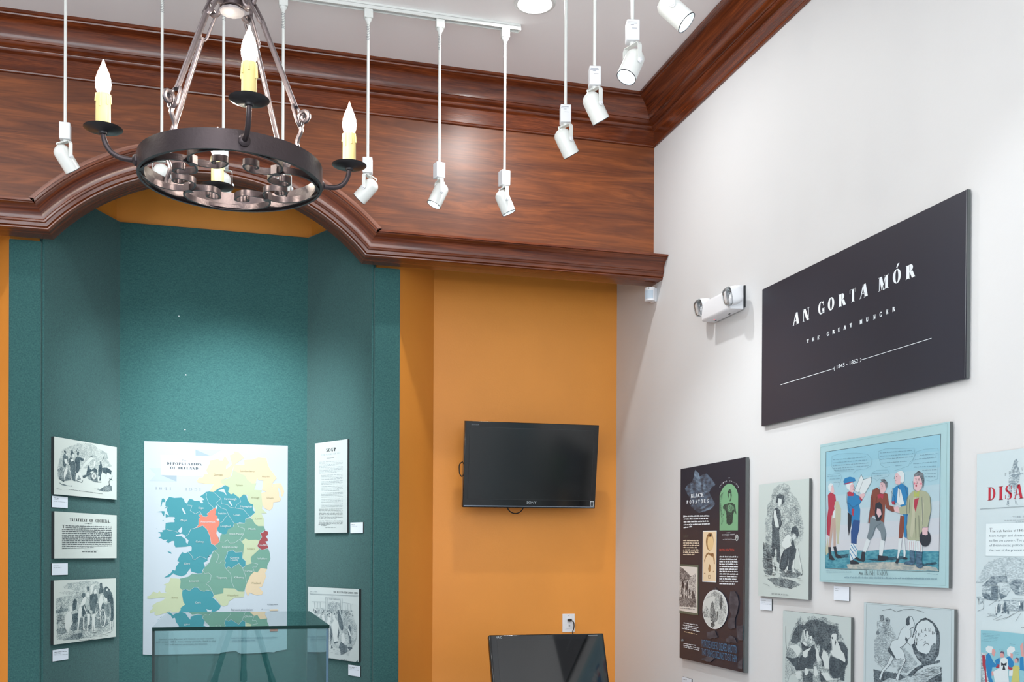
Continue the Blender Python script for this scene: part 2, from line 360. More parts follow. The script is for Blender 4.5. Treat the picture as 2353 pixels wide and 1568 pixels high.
def link(a, b, wd, r, side, name, par, mt=M_IRON2):
    a = Vector(a); b = Vector(b); d = (b-a).normalized(); s = Vector(side); s = (s-d*s.dot(d)).normalized(); L = (b-a).length; P = []
    for i in range(9): t = pi*i/8; P.append(b - d*wd + d*wd*sin(t) + s*wd*cos(t))
    for i in range(9): t = pi*i/8; P.append(a + d*wd - d*wd*sin(t) - s*wd*cos(t))
    return MB().tube(P, r, 8, closed=True).build(name, mt, par)
for g in range(4):
    base = -130 + 90*g; rad = Vector((cos(radians(base)), sin(radians(base)), 0)); tan = Vector((-rad.y, rad.x, 0))
    spiral_hook(base, ZR+.018, 'hook', ch)
    link(pc(.193, base, ZR+.098), pc(.176, base, ZR+.148), .0110, .0036, tan, 'chain_link', ch)
    MB().tube([pc(.178, base, ZR+.143), pc(.086, base, ZR+.352)], .0062, 12).build('rod', M_IRON2, ch)
    link(pc(.088, base, ZR+.346), pc(.054, base, ZR+.408), .0110, .0036, tan, 'chain_link', ch)
    # C shaped hook on the hub
    P = [pc(.029, base, ZR+.47), pc(.031, base, ZR+.44), pc(.033, base, ZR+.412), pc(.041, base, ZR+.397), pc(.054, base, ZR+.396), pc(.065, base, ZR+.408), pc(.069, base, ZR+.425),
         pc(.063, base, ZR+.440), pc(.052, base, ZR+.441), pc(.047, base, ZR+.431), pc(.052, base, ZR+.423), pc(.058, base, ZR+.427)]
    MB().tube(smoothpts(P, 4), .0050, 8).build('hub_hook', M_IRON2, ch)
hub = MB().lathe([(.001, 0), (.020, .001), (.027, .006), (.0275, .012), (.0275, .055), (.020, .066), (.012, .07)], (CH.x, CH.y, ZR+.396), n=32).build('hub', M_IRON, ch)
MB().lathe([(.001, 0), (.024, .0015), (.0285, .0035), (.0285, .008), (.027, .009)], (CH.x, CH.y, ZR+.388), n=10).build('hub_cap', M_STEEL, ch)
MB().lathe([(.007, .47), (.007, 1.78)], (CH.x, CH.y, ZR), n=12).build('stem', M_IRON, ch)
MB().lathe([(.008, 1.74), (.05, 1.76), (.062, 1.8)], (CH.x, CH.y, ZR), n=32).build('ceiling_canopy', M_IRON, ch)
for a in (-83, 7, 97, -173):
    P = [pc(.206, a, ZR+.022), pc(.222, a, ZR+.0215), pc(.240, a, ZR+.023), pc(.256, a, ZR+.030), pc(.267, a, ZR+.043), pc(.273, a, ZR+.058), pc(.275, a, ZR+.072)]
    rd = Vector((cos(radians(a)), sin(radians(a)), 0))
    arm = MB().tube(smoothpts(P, 4), .0058, 12).lathe([(.013, 0), (.013, .004), (.009, .008), (.006, .009)], pc(.206, a, ZR+.022), rd, 20).build('arm', M_IRON, ch)
    c = pc(.275, a, ZR+.073)
    MB().lathe([(.004, -.006), (.0085, -.004), (.0095, 0), (.011, .001), (.030, .0035), (.0405, .0075), (.0415, .0085), (.040, .0088), (.029, .0055), (.010, .003)], c, n=40).build('drip_pan', M_PAN, ch)
    sl = MB().lathe([(.0155, .003), (.0158, .03), (.0155, .080), (.0150, .0835), (.0128, .084), (.0125, .078)], c, n=28)
    for k in range(7):
        th = radians(k*52+a*3); d = Vector((cos(th), sin(th), 0)); top = .083; bot = .083 - .018 - .02*((k*37) % 10)/10
        sl.tube([c+d*.0150+Vector((0, 0, top)), c+d*.0163+Vector((0, 0, (top+bot)/2)), c+d*.0163+Vector((0, 0, bot))], [.0014, .0015, .0022], 8)
    sl.build('candle_sleeve', M_WAX, ch)
    MB().lathe([(.0095, .080), (.0125, .087), (.0158, .097), (.0166, .106), (.0154, .117), (.0122, .129), (.0080, .139), (.0042, .148), (.0022, .155), (.0006, .160)], c, n=24).build('bulb', M_BULB, ch)

# ------------------------------------------------------------------ track lighting
YR = 5.03
rail = thing('track_rail', (-1, YR, ZC), 'white ceiling track rail holding the row of seven long pendant spotlights', 'track rail')
mb = MB().box(((-3.0+1.405)/2, YR, ZC-.006), (4.405, .036, .012)); mb.box(((-3.0+1.405)/2, YR-.015, ZC-.0195), (4.405, .006, .017)); mb.box(((-3.0+1.405)/2, YR+.015, ZC-.0195), (4.405, .006, .017))
mb.build('channel', M_WHITE, rail)
MB().box(((-3.0+1.39)/2, YR, ZC-.0135), (4.39, .018, .002)).build('conductor_strip', M_DARK, rail)
MB().box((1.4085, YR, ZC-.0145), (.007, .038, .029)).build('end_cap', M_WHITE, rail, bevel=.002)
XRR = 1.392
rail2 = thing('track_rail', (XRR, 2, ZC), 'white ceiling track rail above the spotlights that run along the white wall', 'track rail')
mb = MB().box((XRR, 1.6, ZC-.006), (.036, 5.6, .012)); mb.box((XRR-.015, 1.6, ZC-.0195), (.006, 5.6, .017)); mb.box((XRR+.015, 1.6, ZC-.0195), (.006, 5.6, .017)); mb.build('channel', M_WHITE, rail2)
MB().box((XRR-.010, 1.6, ZC-.0135), (.003, 5.58, .003)).build('conductor_strip', M_DARK, rail2)

def spot(x, y, zt, d, label, group, power, hinge=None, along='x', zlabel=False, cable=1, tw=0):
    d = Vector(d).normalized(); t = thing('pendant_spotlight', (x, y, ZC-.03), label, 'spotlight', group)
    MB().box((x, y, ZC-.050), (.042 if along == 'x' else .036, .036 if along == 'x' else .042, .042)).lathe([(.008, -.03), (.009, -.018), (.017, -.008), (.018, 0)], (x, y, ZC-.071), n=16).build('rail_adapter', M_WHITE, t, bevel=.003)
    MB().lathe([(.0066, 0), (.0066, ZC-.09-zt+.002)], (x, y, zt-.001), n=14).build('rod', M_WHITE, t)
    if along == 'x':
        mb = MB()
        mb.tube([Vector((x+.0072*cos(k*1.3), y+.0072*sin(k*1.3), ZC-.09-k*.0016)) for k in range(56)], .0016, 5); mb.build('spring_coil', mat('coil_grey', (150, 154, 156), .4), t)
    Rz = Matrix.Rotation(radians(tw), 3, 'Z')
    MB().box((x, y, zt-.036), (.046, .046, .074), Rz).build('adapter_box', M_WHITE2, t, bevel=.003)
    if zlabel:
        L = MB()
        for k, (zz, w_) in enumerate(((-.010, .030), (-.015, .034), (-.020, .012), (-.032, .018))): L.box(Vector((x, y, zt+zz)) + Rz @ Vector((-.004 if k < 3 else .003, -.0236, 0)), (w_, .0006, .0012), Rz)
        L.build('type_label', mat('grey_print', (120, 125, 140), .6), t)
    piv = Vector((x, y, zt-.140)); h = Vector(hinge) if hinge else Vector((d.y, -d.x, 0))
    if h.length < .1: h = Vector((1, 0, 0))
    h.normalize(); h = (h - d*h.dot(d)); h.z = 0; h.normalize()
    MB().lathe([(.010, 0), (.010, -.006), (.006, -.012)], (x, y, zt-.073), n=12).build('swivel', M_WHITE, t)
    # yoke strap
    pr = Vector((h.y, -h.x, 0)); mb = MB()
    path = [piv - h*.0405 + Vector((0, 0, -.010)), piv - h*.0405 + Vector((0, 0, .046)), piv - h*.034 + Vector((0, 0, .056)), piv + h*.034 + Vector((0, 0, .056)), piv + h*.0405 + Vector((0, 0, .046)), piv + h*.0405 + Vector((0, 0, -.010))]
    for i in range(5):
        a, b = path[i], path[i+1]; dd = (b-a).normalized(); nn = dd.cross(pr)
        mb.add([a+pr*.009-nn*.001, a-pr*.009-nn*.001, a-pr*.009+nn*.001, a+pr*.009+nn*.001, b+pr*.009-nn*.001, b-pr*.009-nn*.001, b-pr*.009+nn*.001, b+pr*.009+nn*.001],
               [(0, 1, 2, 3), (7, 6, 5, 4), (0, 4, 5, 1), (1, 5, 6, 2), (2, 6, 7, 3), (3, 7, 4, 0)])
    mb.build('yoke', M_WHITE, t)
    for s_ in (-1, 1): MB().lathe([(.0095, 0), (.0095, .004), (.006, .005), (.0055, .009), (.001, .0095)], piv + h*s_*.040 + Vector((0, 0, -.010)), h*s_, 16).build('knob', M_WHITE2, t)
    c = piv + Vector((0, 0, -.010)) - d*.006
    R_ = .0355; pf = [(.001, -.050)] + [(R_*sin(radians(q)), -.020-.030*cos(radians(q))) for q in (15, 30, 45, 60, 75, 90)] + [(R_, .066), (R_-.002, .066), (R_-.002, .058)]
    hs = MB().lathe(pf, c, d, 36, caps=False).build('lamp_housing', M_WHITE, t)
    MB().lathe([(R_-.0016, .0655), (R_+.0006, .0655), (R_+.0006, .068), (R_-.0016, .068), (R_-.0016, .0655)], c, d, 36, caps=False).build('rim', M_DARK, hs)
    MB().lathe([(R_-.002, .064), (R_*.72, .056), (R_*.66, .052)], c, d, 36, caps=False).build('reflector', M_REFL, hs)
    MB().lathe([(.001, .0525), (R_*.7, .0525)], c, d, 24, caps=False).build('lens', M_LENS, hs)
    if cable:
        top = Vector((x, y, zt-.078)); back = c - d*.046; sd = pr*cable*.02*(1 if pr.dot(d) < 0 else -1) 
        sdd = (back-top); mid = (top+back)/2 - Vector((d.x, d.y, 0))*.022
        MB().tube(smoothpts([top, top*.6+mid*.4+Vector((0, 0, .002)), mid, back - d*.012, back+d*.006], 4), .0028, 6).build('lead', M_WHITE, t)
    l = bpy.data.lights.new('spot_lamp', 'SPOT'); l.energy = power; l.spot_size = radians(68); l.spot_blend = .9; l.shadow_soft_size = .02; l.color = (.93, .98, 1.0)
    o = bpy.data.objects.new('spot_lamp', l); COL.objects.link(o); o.location = c + d*.075; o.rotation_euler = d.to_track_quat('-Z', 'Y').to_euler()
    o.parent = t; o.matrix_parent_inverse = world_of(t).inverted()
    return t
G1 = 'spotlights in the row over the wood fascia'
PW = 34
spot(-.704, YR, 3.517, (.50, .45, -.78), 'leftmost white pendant spotlight, angled down right beside the left candle', G1, PW)
spot(-.293, YR, 3.475, (.03, .75, -.66), 'white pendant spotlight seen from behind through the left half of the chandelier ring', G1, 75, (1, 0, 0), cable=0)
spot(-.021, YR, 3.464, (.05, .70, -.70), 'white pendant spotlight behind the rear candle lamp, seen through the chandelier ring', G1, 105, (1, 0, 0), cable=0)
spot(.250, YR, 3.475, (-.05, .72, -.68), 'white pendant spotlight seen from behind through the right half of the chandelier ring', G1, 75, (1, 0, 0), cable=0)
spot(.651, YR, 3.505, (-.62, .42, -.66), 'white pendant spotlight just right of the right candle, tilted down left, lens hidden', G1, PW, tw=-12)
spot(1.002, YR, 3.518, (-.42, .02, -.90), 'white pendant spotlight second from the rail end, lit lens facing down left', G1, PW*.6, (.2, -1, 0), tw=14)
spot(1.334, YR, 3.513, (.42, .0, -.90), 'white pendant spotlight under the right end of the rail, lit lens facing down right', G1, PW*.6, (.1, -1, 0), tw=12)
G2 = 'spotlights in the row along the white wall'
spot(XRR, 4.235, 3.515, (.52, .18, -.80), 'white spotlight farthest along the white wall row, lowest in view with a looped lead', G2, 32, along='y', zlabel=True, tw=-12)
spot(XRR, 3.87, 3.515, (.52, .16, -.80), 'white spotlight second farthest in the white wall row, turned down right, lens edge-on', G2, 30, along='y', zlabel=True, tw=-12)
spot(XRR+.01, 3.499, 3.515, (-.42, -.14, -.88), 'white spotlight of the white wall row with bright lens facing down left', G2, 20, (.34, -1, 0), along='y', zlabel=True, tw=-12, cable=0)
spot(XRR, 3.12, 3.515, (.62, -.34, -.72), 'nearest white spotlight of the wall row, cut by the top of the photo', G2, 15, along='y', zlabel=True, tw=-12, cable=0)

# ------------------------------------------------------------------ recessed downlights
for i, (x, y) in enumerate(DOWN_FILL):
    if i: continue
    t = thing('recessed_downlight', (x, y, ZC), 'round white recessed ceiling downlight above the pendant spotlights', 'ceiling light')
    MB().lathe([(.100, 0), (.100, -.004), (.094, -.008), (.080, -.008), (.074, -.004)], (x, y, ZC), n=48, caps=False).build('trim_ring', M_WHITE, t)
    MB().lathe([(.001, -.003), (.0745, -.003)], (x, y, ZC), n=40, caps=False).build('lit_baffle', mat('lit_baffle', (255, 250, 240), .5, emit=(255, 250, 236), es=1.1), t)

# ------------------------------------------------------------------ glass display case
dc = thing('display_case', (.1, 4.0, 0), 'glass display case with dark green edges standing in front of the map', 'display case')
ztop = 1.352
x0 = onZ(350, 1442, ztop).x; x1 = onZ(755, 1438, ztop).x; y0 = (onZ(350, 1442, ztop).y+onZ(755, 1438, ztop).y)/2; y1 = onZ(703, 1405, ztop).y
x1 = (x1 + onZ(703, 1405, ztop).x)/2+.01
def pane(name, lo, hi, axis, edge):
    mb = MB(); c = [(a+b)/2 for a, b in zip(lo, hi)]; d = [b-a for a, b in zip(lo, hi)]; mb.box(c, d)
    mb.m = [0 if {0: 0, 1: 0, 2: 1, 3: 1, 4: 2, 5: 2}[i] == axis else 1 for i in range(6)]
    return mb.build(name, [M_GLASS, edge], dc, smooth=0)
zb = .90; tg = .008
pane('top_pane', (x0, y0, ztop-.011), (x1, y1, ztop), 2, M_GEDGE)
pane('front_pane', (x0, y0+.002, zb), (x1-.002, y0+.002+tg, ztop-.012), 1, M_GEDGE)
pane('back_pane', (x0, y1-.002-tg, zb), (x1-.002, y1-.002, ztop-.012), 1, M_GEDGE2)
pane('side_pane', (x0, y0+.003+tg, zb), (x0+tg, y1-.003-tg, ztop-.012), 0, M_GEDGE)
pane('side_pane', (x1-.002-tg, y0+.003+tg, zb), (x1-.002, y1-.003-tg, ztop-.012), 0, M_GEDGE2)
MB().box(((x0+x1)/2, (y0+y1)/2, .45), (x1-x0+.06, y1-y0+.06, .90)).build('plinth', mat('white_plinth', (70, 88, 92), .5), dc, bevel=.004)

# ------------------------------------------------------------------ television
TP = onY(1222, 1071, 6.04); tilt = radians(8.5)
RT = Matrix.Rotation(tilt, 3, 'X') @ Matrix.Rotation(radians(-.35), 3, 'Y')     # leans forward at the top
def TT(p): return TP + RT @ Vector(p)
tv = thing('television', TP, 'black flat screen television tilted down on the orange wall', 'television')
wT = (onY(1380, 982, 6.0)-onY(1074, 968, 6.0)).length+.004; hT = (onY(1074, 968, 6.0)-onY(1066, 1166, 6.08)).length+.002
mb = MB(); mb.box(TT((0, .022, 0)), (wT, .036, hT), RT); tvb = mb.build('bezel', M_BLACK, tv, bevel=.003)
MB().box(TT((0, .055, -.01)), (wT*.72, .04, hT*.7), RT).build('back_shell', mat('black_matt_plastic', (22, 22, 24), .6), tv, bevel=.01)
sw, sh = wT*.925, hT*.83
MB().box(TT((0, .0035, .008)), (sw, .002, sh), RT).build('screen', M_SCREEN, tv)
MB().box(TT((0, .0035, -hT/2+.010)), (wT*.985, .002, .005), RT).build('lower_trim', M_SILVER, tv)
fr = MB()
for a, b, c_, d_ in ((0, sh/2+.008+.001, sw+.004, .0012), (0, -sh/2+.008-.001, sw+.004, .0012), (-sw/2-.001, .008, .0012, sh+.004), (sw/2+.001, .008, .0012, sh+.004)): fr.box(TT((a, .0022, b)), (c_, .0012, d_), RT)
fr.build('screen_seam', mat('seam', (45, 50, 52), .4), tv)
MB().box(TT((-wT*.02, .10, 0)), (.12, .10, .12), RT).build('wall_bracket', M_DARK, tv)
MB().box((TP.x-.0, 6.27, TP.z-.03), (.22, .06, .22)).build('mount_plate', M_DARK, tv)
MB().tube(smoothpts([TT((-wT/2+.02, .05, .02)), TT((-wT/2-.012, .055, .0)), TT((-wT/2-.016, .055, -.035)), TT((-wT/2-.008, .05, -.07)), TT((-wT/2+.03, .05, -.09))], 4), .0035, 6).build('cable', M_CABLE, tv)
MB().tube(smoothpts([TT((-.13, .05, -hT/2+.03)), TT((-.125, .055, -hT/2-.012)), TT((-.10, .055, -hT/2-.035)), TT((-.07, .055, -hT/2-.040)), TT((-.04, .055, -hT/2-.025)), TT((-.015, .05, -hT/2+.02))], 4), .0035, 6).build('cable', M_CABLE, tv)

# ------------------------------------------------------------------ all in one computer
YC = 5.05; pA = onY(1123.3, 1458.5, YC); pB = onY(1387, 1456.5, YC); cw = (pB-pA).length; ct = radians(-20); chh = cw*.60
RC = Matrix.Rotation(ct, 3, 'X'); PC = (pA+pB)/2
def TC(p): return PC + RC @ Vector(p)
pcx = thing('computer', PC, 'black all in one touch computer leaning back below the wall socket', 'computer')
MB().box(TC((0, .018, -chh/2)), (cw, .034, chh), RC).build('housing', M_BLACK, pcx, bevel=.006)
MB().box(TC((0, .0005, -chh/2)), (cw*.965, .002, chh-.012), RC).build('bezel_glass', mat('bezel_glass', (22, 24, 27), .05, spec=.8), pcx)
MB().box(TC((0, -.0012, -chh/2-.004)), (cw*.875, .001, chh*.86), RC).build('screen', M_SCREEN2, pcx)
MB().lathe([(.001, 0), (.003, 0)], TC((0, -.0012, -.012)), RC @ Vector((0, -1, 0)), 10).build('camera_dot', mat('lens_dot', (90, 110, 130), .2), pcx)
MB().box(TC((0, .075, -chh*.60)), (.2, .012, chh*.5), Matrix.Rotation(radians(12), 3, 'X')).build('stand', M_DARK, pcx)
zf = TC((0, 0, -chh)).z
MB().box((PC.x, TC((0, 0, -chh)).y+.08, zf-.013), (.3, .22, .014)).build('foot', M_DARK, pcx)
dk = thing('desk', (PC.x, 5.4, 0), 'plain wooden desk under the computer below the orange wall', 'desk')
MB().box((PC.x, 5.32, zf-.040), (1.3, .94, .036)).build('desktop', M_WOODT, dk)
for sx in (-.58, .58):
    for sy in (4.90, 5.74): MB().box((PC.x+sx, sy, (zf-.054)/2), (.05, .05, zf-.054)).build('leg', M_WOODT, dk)

# ------------------------------------------------------------------ wall socket and plug
a = onY(1292.2, 1411.7, 6.3); b = onY(1320.3, 1411.7, 6.3); cx = (a.x+b.x)/2; cz = a.z-.058
so = thing('wall_socket', (cx, 6.3, cz), 'white rocker style wall socket plate on the orange wall under the television', 'socket')
MB().box((cx, 6.297, cz), (b.x-a.x, .006, .118)).build('cover_plate', M_WHITE2, so, bevel=.002)
MB().box((cx, 6.2925, cz), (.034, .004, .068)).build('receptacle', M_WHITE2, so, bevel=.001)
MB().lathe([(.0025, 0), (.0025, .0015)], (cx, 6.2945, cz+.049), (0, -1, 0), 10).build('screw', M_SILVER, so)
mb = MB()
for k in (-1, 1): mb.box((cx+k*.007, 6.2902, cz-.017), (.0025, .001, .009))
mb.build('slots', M_DARK, so)
pl = thing('power_plug', (cx, 6.28, cz+.02), 'black power plug and lead in the white wall socket', 'plug')
MB().box((cx+.001, 6.278, cz+.019), (.024, .026, .014)).build('plug_body', M_CABLE, pl, bevel=.003)
MB().tube(smoothpts([(cx+.006, 6.268, cz+.019), (cx+.017, 6.258, cz+.012), (cx+.022, 6.255, cz-.005), (cx+.021, 6.255, cz-.03), (cx+.012, 6.25, cz-.06), (cx+.006, 6.2, cz-.12), (cx, 6.0, cz-.25), (PC.x+.1, 5.60, zf-.010)], 5), .0032, 8).build('lead', M_CABLE, pl)

# ------------------------------------------------------------------ emergency light and motion sensor
el = thing('emergency_light', (W, onX(1660, 700, W).y, onX(1660, 700, W).z), 'white twin head emergency light fitting on the wall left of the black sign', 'emergency light')
XF = W-.075
ya = onX(1623, 700, XF+.02).y; yb2 = onX(1693, 690, XF+.03).y; zt_ = onX(1661, 664, XF).z; zb_ = onX(1655, 721, XF).z
prf = [(0, 0), (.068, .0), (.075, .006), (.077, .03), (.070, .075), (.055, .092), (.030, .100), (0, .100)]
sz = (zt_-zb_)/.1
mb = MB().prism([(W-.006-p, zb_+q*sz*1.0) for p, q in prf], lambda a, b, t: (a, ya+(yb2-ya)*t, b)); mb.build('housing', M_WHITE2, el, bevel=.006)
MB().box((W-.004, (ya+yb2)/2, (zt_+zb_)/2+.005), (.008, abs(ya-yb2)+.01, (zt_-zb_)*.9)).build('back_plate', M_DARK, el)
for (px_, py_, XH) in ((1609, 708, XF+.012), (1676, 681, XF-.018)):
    P = onX(px_, py_, XH); n = Vector((-.90, .16, -.20)).normalized()
    hd = MB().loft([(.004, -.062), (.026, -.060), (.038, -.050), (.043, -.030), (.044, -.004), (.044, 0), (.040, 0), (.038, -.006)], P, n, ex=3.4).build('lamp_head', M_WHITE2, el)
    MB().lathe([(.001, -.034), (.016, -.030), (.028, -.018), (.037, -.004)], P, n, 32, caps=False).build('reflector', M_CHROME, hd)
    MB().loft([(.0435, 0), (.043, .010), (.038, .020), (.028, .026), (.001, .028)], P, n, ex=3.4).build('lens_cover', M_CLEAR, hd)
    MB().lathe([(.001, -.026), (.006, -.02), (.006, -.008), (.001, -.006)], P, n, 12).build('bulb', M_WHITE2, hd)
P = onX(1641.5, 726.5, XF+.03); MB().lathe([(.001, -.003), (.0035, 0), (.001, .002)], (P.x, P.y, zb_-.001), (0, 0, 1), 10).build('status_light', mat('red_led', (230, 90, 110), .3, emit=(255, 90, 110), es=1), el)
for px_ in (1645, 1676): 
    P = onX(px_, 722, XF+.045); MB().box((P.x, P.y, zb_-.001), (.006, .012, .003)).build('knockout', M_DARK, el)
S = onX(1494, 678, W-.035)
ms = thing('motion_sensor', S, 'white motion sensor with domed lens under the end of the wood cornice', 'motion sensor')
RS = Matrix.Rotation(radians(-36), 3, 'Z')
pf = [(-.031, 0), (.031, 0), (.031, .014), (.024, .026), (.012, .033), (0, .035), (-.012, .033), (-.024, .026), (-.031, .014)]
MB().prism(pf, lambda a, b, t: S + RS @ Vector((a, -b, -.039+.078*t))).build('case', M_WHITE2, ms, bevel=.004)
MB().prism([(-.0245, .008), (.0245, .008), (.0235, .029), (.012, .0355), (0, .0375), (-.012, .0355), (-.0235, .029)], lambda a, b, t: S + RS @ Vector((a, -b, -.028+.048*t))).build('lens', mat('pale_lens', (190, 205, 218), .25), ms)
MB().box(S + RS @ Vector((0, -.0352, .031)), (.0035, .001, .008), RS).build('slot', M_DARK, ms)
MB().box((W-.012, S.y+.005, S.z), (.024, .045, .08)).build('mount', M_WHITE2, ms, bevel=.003)

# ------------------------------------------------------------------ photographer's tripod, mirrored in the display case
tp = thing('camera_tripod', (.12, -.1, 0), 'black camera tripod seen only as a reflection in the front of the glass display case', 'tripod')
apex = Vector((.12, -.1, 1.38))
MB().lathe([(.045, -.05), (.05, 0), (.03, .02), (.02, .10)], apex, n=20).build('head', M_CABLE, tp)
for fx, fy in ((-.30, .22), (.50, .22), (.12, -.62)):
    ft = Vector((fx, fy, .012)); d = (ft-apex)
    MB().tube([apex + d*.02, apex + d*.45], .019, 10).tube([apex + d*.45, apex + d*.5], .024, 10).tube([apex + d*.5, ft], .013, 10).build('leg', M_CABLE, tp)

# ------------------------------------------------------------------ lettering: a small drawn serif alphabet and the built-in plain one
def serif_glyph(ch, T=.17, t=.035, s=.07, st=.035, wf=1.0):
    """polygons of one capital, height 1, returns (polys, width)"""
    P = []
    def rect(x0, y0, x1, y1): P.append([(x0, y0), (x1, y0), (x1, y1), (x0, y1)])
    def stem(x, w=T, top=True, bot=True, y0=0, y1=1):
        rect(x, y0, x+w, y1)
        if bot: rect(x-s, y0, x+w+s, y0+st)
        if top: rect(x-s, y1-st, x+w+s, y1)
    def ring(cx, cy, rx, ry, a0, a1, TT=T, tt=t, n=18):
        for i in range(n):
            a, b = radians(a0+(a1-a0)*i/n), radians(a0+(a1-a0)*(i+1)/n); ix, iy = max(rx-TT, .001), max(ry-tt, .001)
            P.append([(cx+ix*cos(a), cy+iy*sin(a)), (cx+rx*cos(a), cy+ry*sin(a)), (cx+rx*cos(b), cy+ry*sin(b)), (cx+ix*cos(b), cy+iy*sin(b))])
    def dia(x0, y0, x1, y1, w): P.append([(x0, y0), (x0+w, y0), (x1+w, y1), (x1, y1)])
    acc = ch in 'Ó'; c = {'Ó': 'O'}.get(ch, ch)
    if c in 'I1': stem(s); W_ = T+2*s
    elif c == 'A': dia(.05, 0, .30, 1, t*1.6); dia(.46, 0, .27, 1, T*1.1); rect(.16, .3, .45, .3+t); rect(-.02, 0, .17, st); rect(.38, 0, .72, st); W_ = .70
    elif c == 'B': stem(s); ring(s+T, .75, .24, .25, -90, 90); ring(s+T, .255, .30, .255, -90, 90); rect(s+T, .49, s+T+.06, .49+t); W_ = .30+T+s
    elif c in 'CG':
        ring(.36, .5, .36, .51, 40, 318)
        rect(.60, .62, .60+t, .98); W_ = .70
        if c == 'G': stem(.50, T, True, False, 0.02, .44); W_ = .74
    elif c == 'D': stem(s); ring(s+T, .5, .37, .5, -90, 90); W_ = s+T+.37
    elif c in 'EF':
        stem(s); rect(s+T, 1-st, .56, 1); rect(.56-t, .72, .56, 1); rect(s+T, .49, .42, .49+t); rect(.42-t, .36, .42, .66)
        if c == 'E': rect(s+T, 0, .60, st); rect(.60-t, 0, .60, .30)
        W_ = .60
    elif c == 'H': stem(s); stem(.52); rect(s+T, .485, .52, .485+t); W_ = .52+T+s
    elif c == 'J': stem(.24, T, True, False, .2, 1); ring(.17, .22, .24, .23, -180, 0); W_ = .5
    elif c == 'K': stem(s); dia(s+T, .40, .52, 1, t*1.4); dia(.50, 0, .27, .62, T); rect(.45, 1-st, .68, 1); rect(.42, 0, .76, st); W_ = .74
    elif c == 'L': stem(s); rect(s+T, 0, .56, st); rect(.56-t, 0, .56, .34); W_ = .58
    elif c == 'M': rect(.08, 0, .08+t, 1); rect(0, 0, .2, st); rect(0, 1-st, .12, 1); dia(.30, 0, .08, 1, T); dia(.34, 0, .60, 1, t*1.3); stem(.60, T); W_ = .86
    elif c == 'N': rect(.08, 0, .08+t, 1); rect(-.01, 0, .2, st); dia(.46, 0, .05, 1, T*1.05); rect(.60, 0, .60+t, 1); rect(.5, 1-st, .73, 1); rect(0, 1-st, .15, 1); W_ = .72
    elif c in 'OQ0': ring(.37, .5, .37, .51, 0, 360, n=28); W_ = .74
    elif c in 'PR':
        stem(s); ring(s+T, .74, .28, .26, -90, 90); W_ = .54
        if c == 'R': dia(.50, 0, .30, .49, T*1.05); rect(.62, 0, .76, st); W_ = .74
    elif c == 'S' or c == '8' or c == '5' or c == '2':
        if c == '8': ring(.27, .76, .23, .24, 0, 360, T*.8); ring(.27, .26, .27, .27, 0, 360, T*.9); W_ = .54
        elif c == '5': rect(.08, .52, .08+t, 1); rect(.08, .88, .46, 1); ring(.24, .29, .26, .30, -150, 130, T*.95); W_ = .52
        elif c == '2': ring(.25, .74, .24, .26, -50, 160, T*.9); dia(.0, .05, .34, .58, t*2); rect(0, 0, .48, .12); rect(.45, 0, .48, .26); W_ = .52
        else:
            ring(.27, .745, .25, .265, 60, 235, T*.85); ring(.27, .27, .26, .28, -125, 55, T*.95)
            P.append([(.12, .60), (.20, .72), (.44, .38), (.36, .30)]); rect(.44, .70, .44+t, .98); rect(.01, .02, .01+t, .32); W_ = .54
    elif c == 'T': stem(.24, T, False, True); rect(0, 1-st, .66, 1); rect(0, .70, t, 1); rect(.66-t, .70, .66, 1); W_ = .66
    elif c == 'U': stem(s, T, True, False, .25, 1); ring(.33, .27, .26, .28, 180, 360, T, t*1.5); rect(.59-t, .25, .59, 1); rect(.48, 1-st, .70, 1); W_ = .70
    elif c in 'VY': dia(.30, 0 if c == 'V' else .42, .06, 1, T); dia(.36, 0 if c == 'V' else .42, .60, 1, t*1.3); rect(-.02, 1-st, .32, 1); rect(.5, 1-st, .74, 1); W_ = .7
    elif c == 'W': dia(.22, 0, .04, 1, T); dia(.27, 0, .42, 1, t*1.2); dia(.56, 0, .40, 1, T); dia(.60, 0, .80, 1, t*1.3); rect(-.03, 1-st, .26, 1); rect(.7, 1-st, .9, 1); W_ = .9
    elif c == '4': rect(.30, 0, .30+T*.8, 1); dia(0, .28, .28, 1, t*1.5); rect(0, .26, .56, .26+t*1.4); rect(.2, 0, .56, st); W_ = .58
    elif c == "'": rect(.02, .7, .12, 1); W_ = .16
    elif c == '.': rect(0, 0, .13, .13); W_ = .2
    elif c == '-': rect(0, .42, .42, .42+st*1.2); W_ = .46
    else: W_ = .38
    if acc: P.append([(.30, 1.10), (.42, 1.10), (.60, 1.38), (.44, 1.38)])
    return [[(x*wf, y) for x, y in q] for q in P], W_*wf
_tc = {}
def plain_text(txt):
    if txt in _tc: return _tc[txt]
    cu = bpy.data.curves.new('t', 'FONT'); cu.body = txt; cu.resolution_u = 3
    ob = bpy.data.objects.new('t', cu); me = bpy.data.meshes.new_from_object(ob)
    vs = [(v.co.x, v.co.y) for v in me.vertices]; fs = [tuple(p.vertices) for p in me.polygons]
    bpy.data.objects.remove(ob); bpy.data.curves.remove(cu); bpy.data.meshes.remove(me)
    if not vs: vs = [(0, 0)]
    x0 = min(v[0] for v in vs); x1 = max(v[0] for v in vs); h = .70
    _tc[txt] = ([((v[0]-x0)/max(x1-x0, 1e-6), v[1]/h) for v in vs], fs); return _tc[txt]

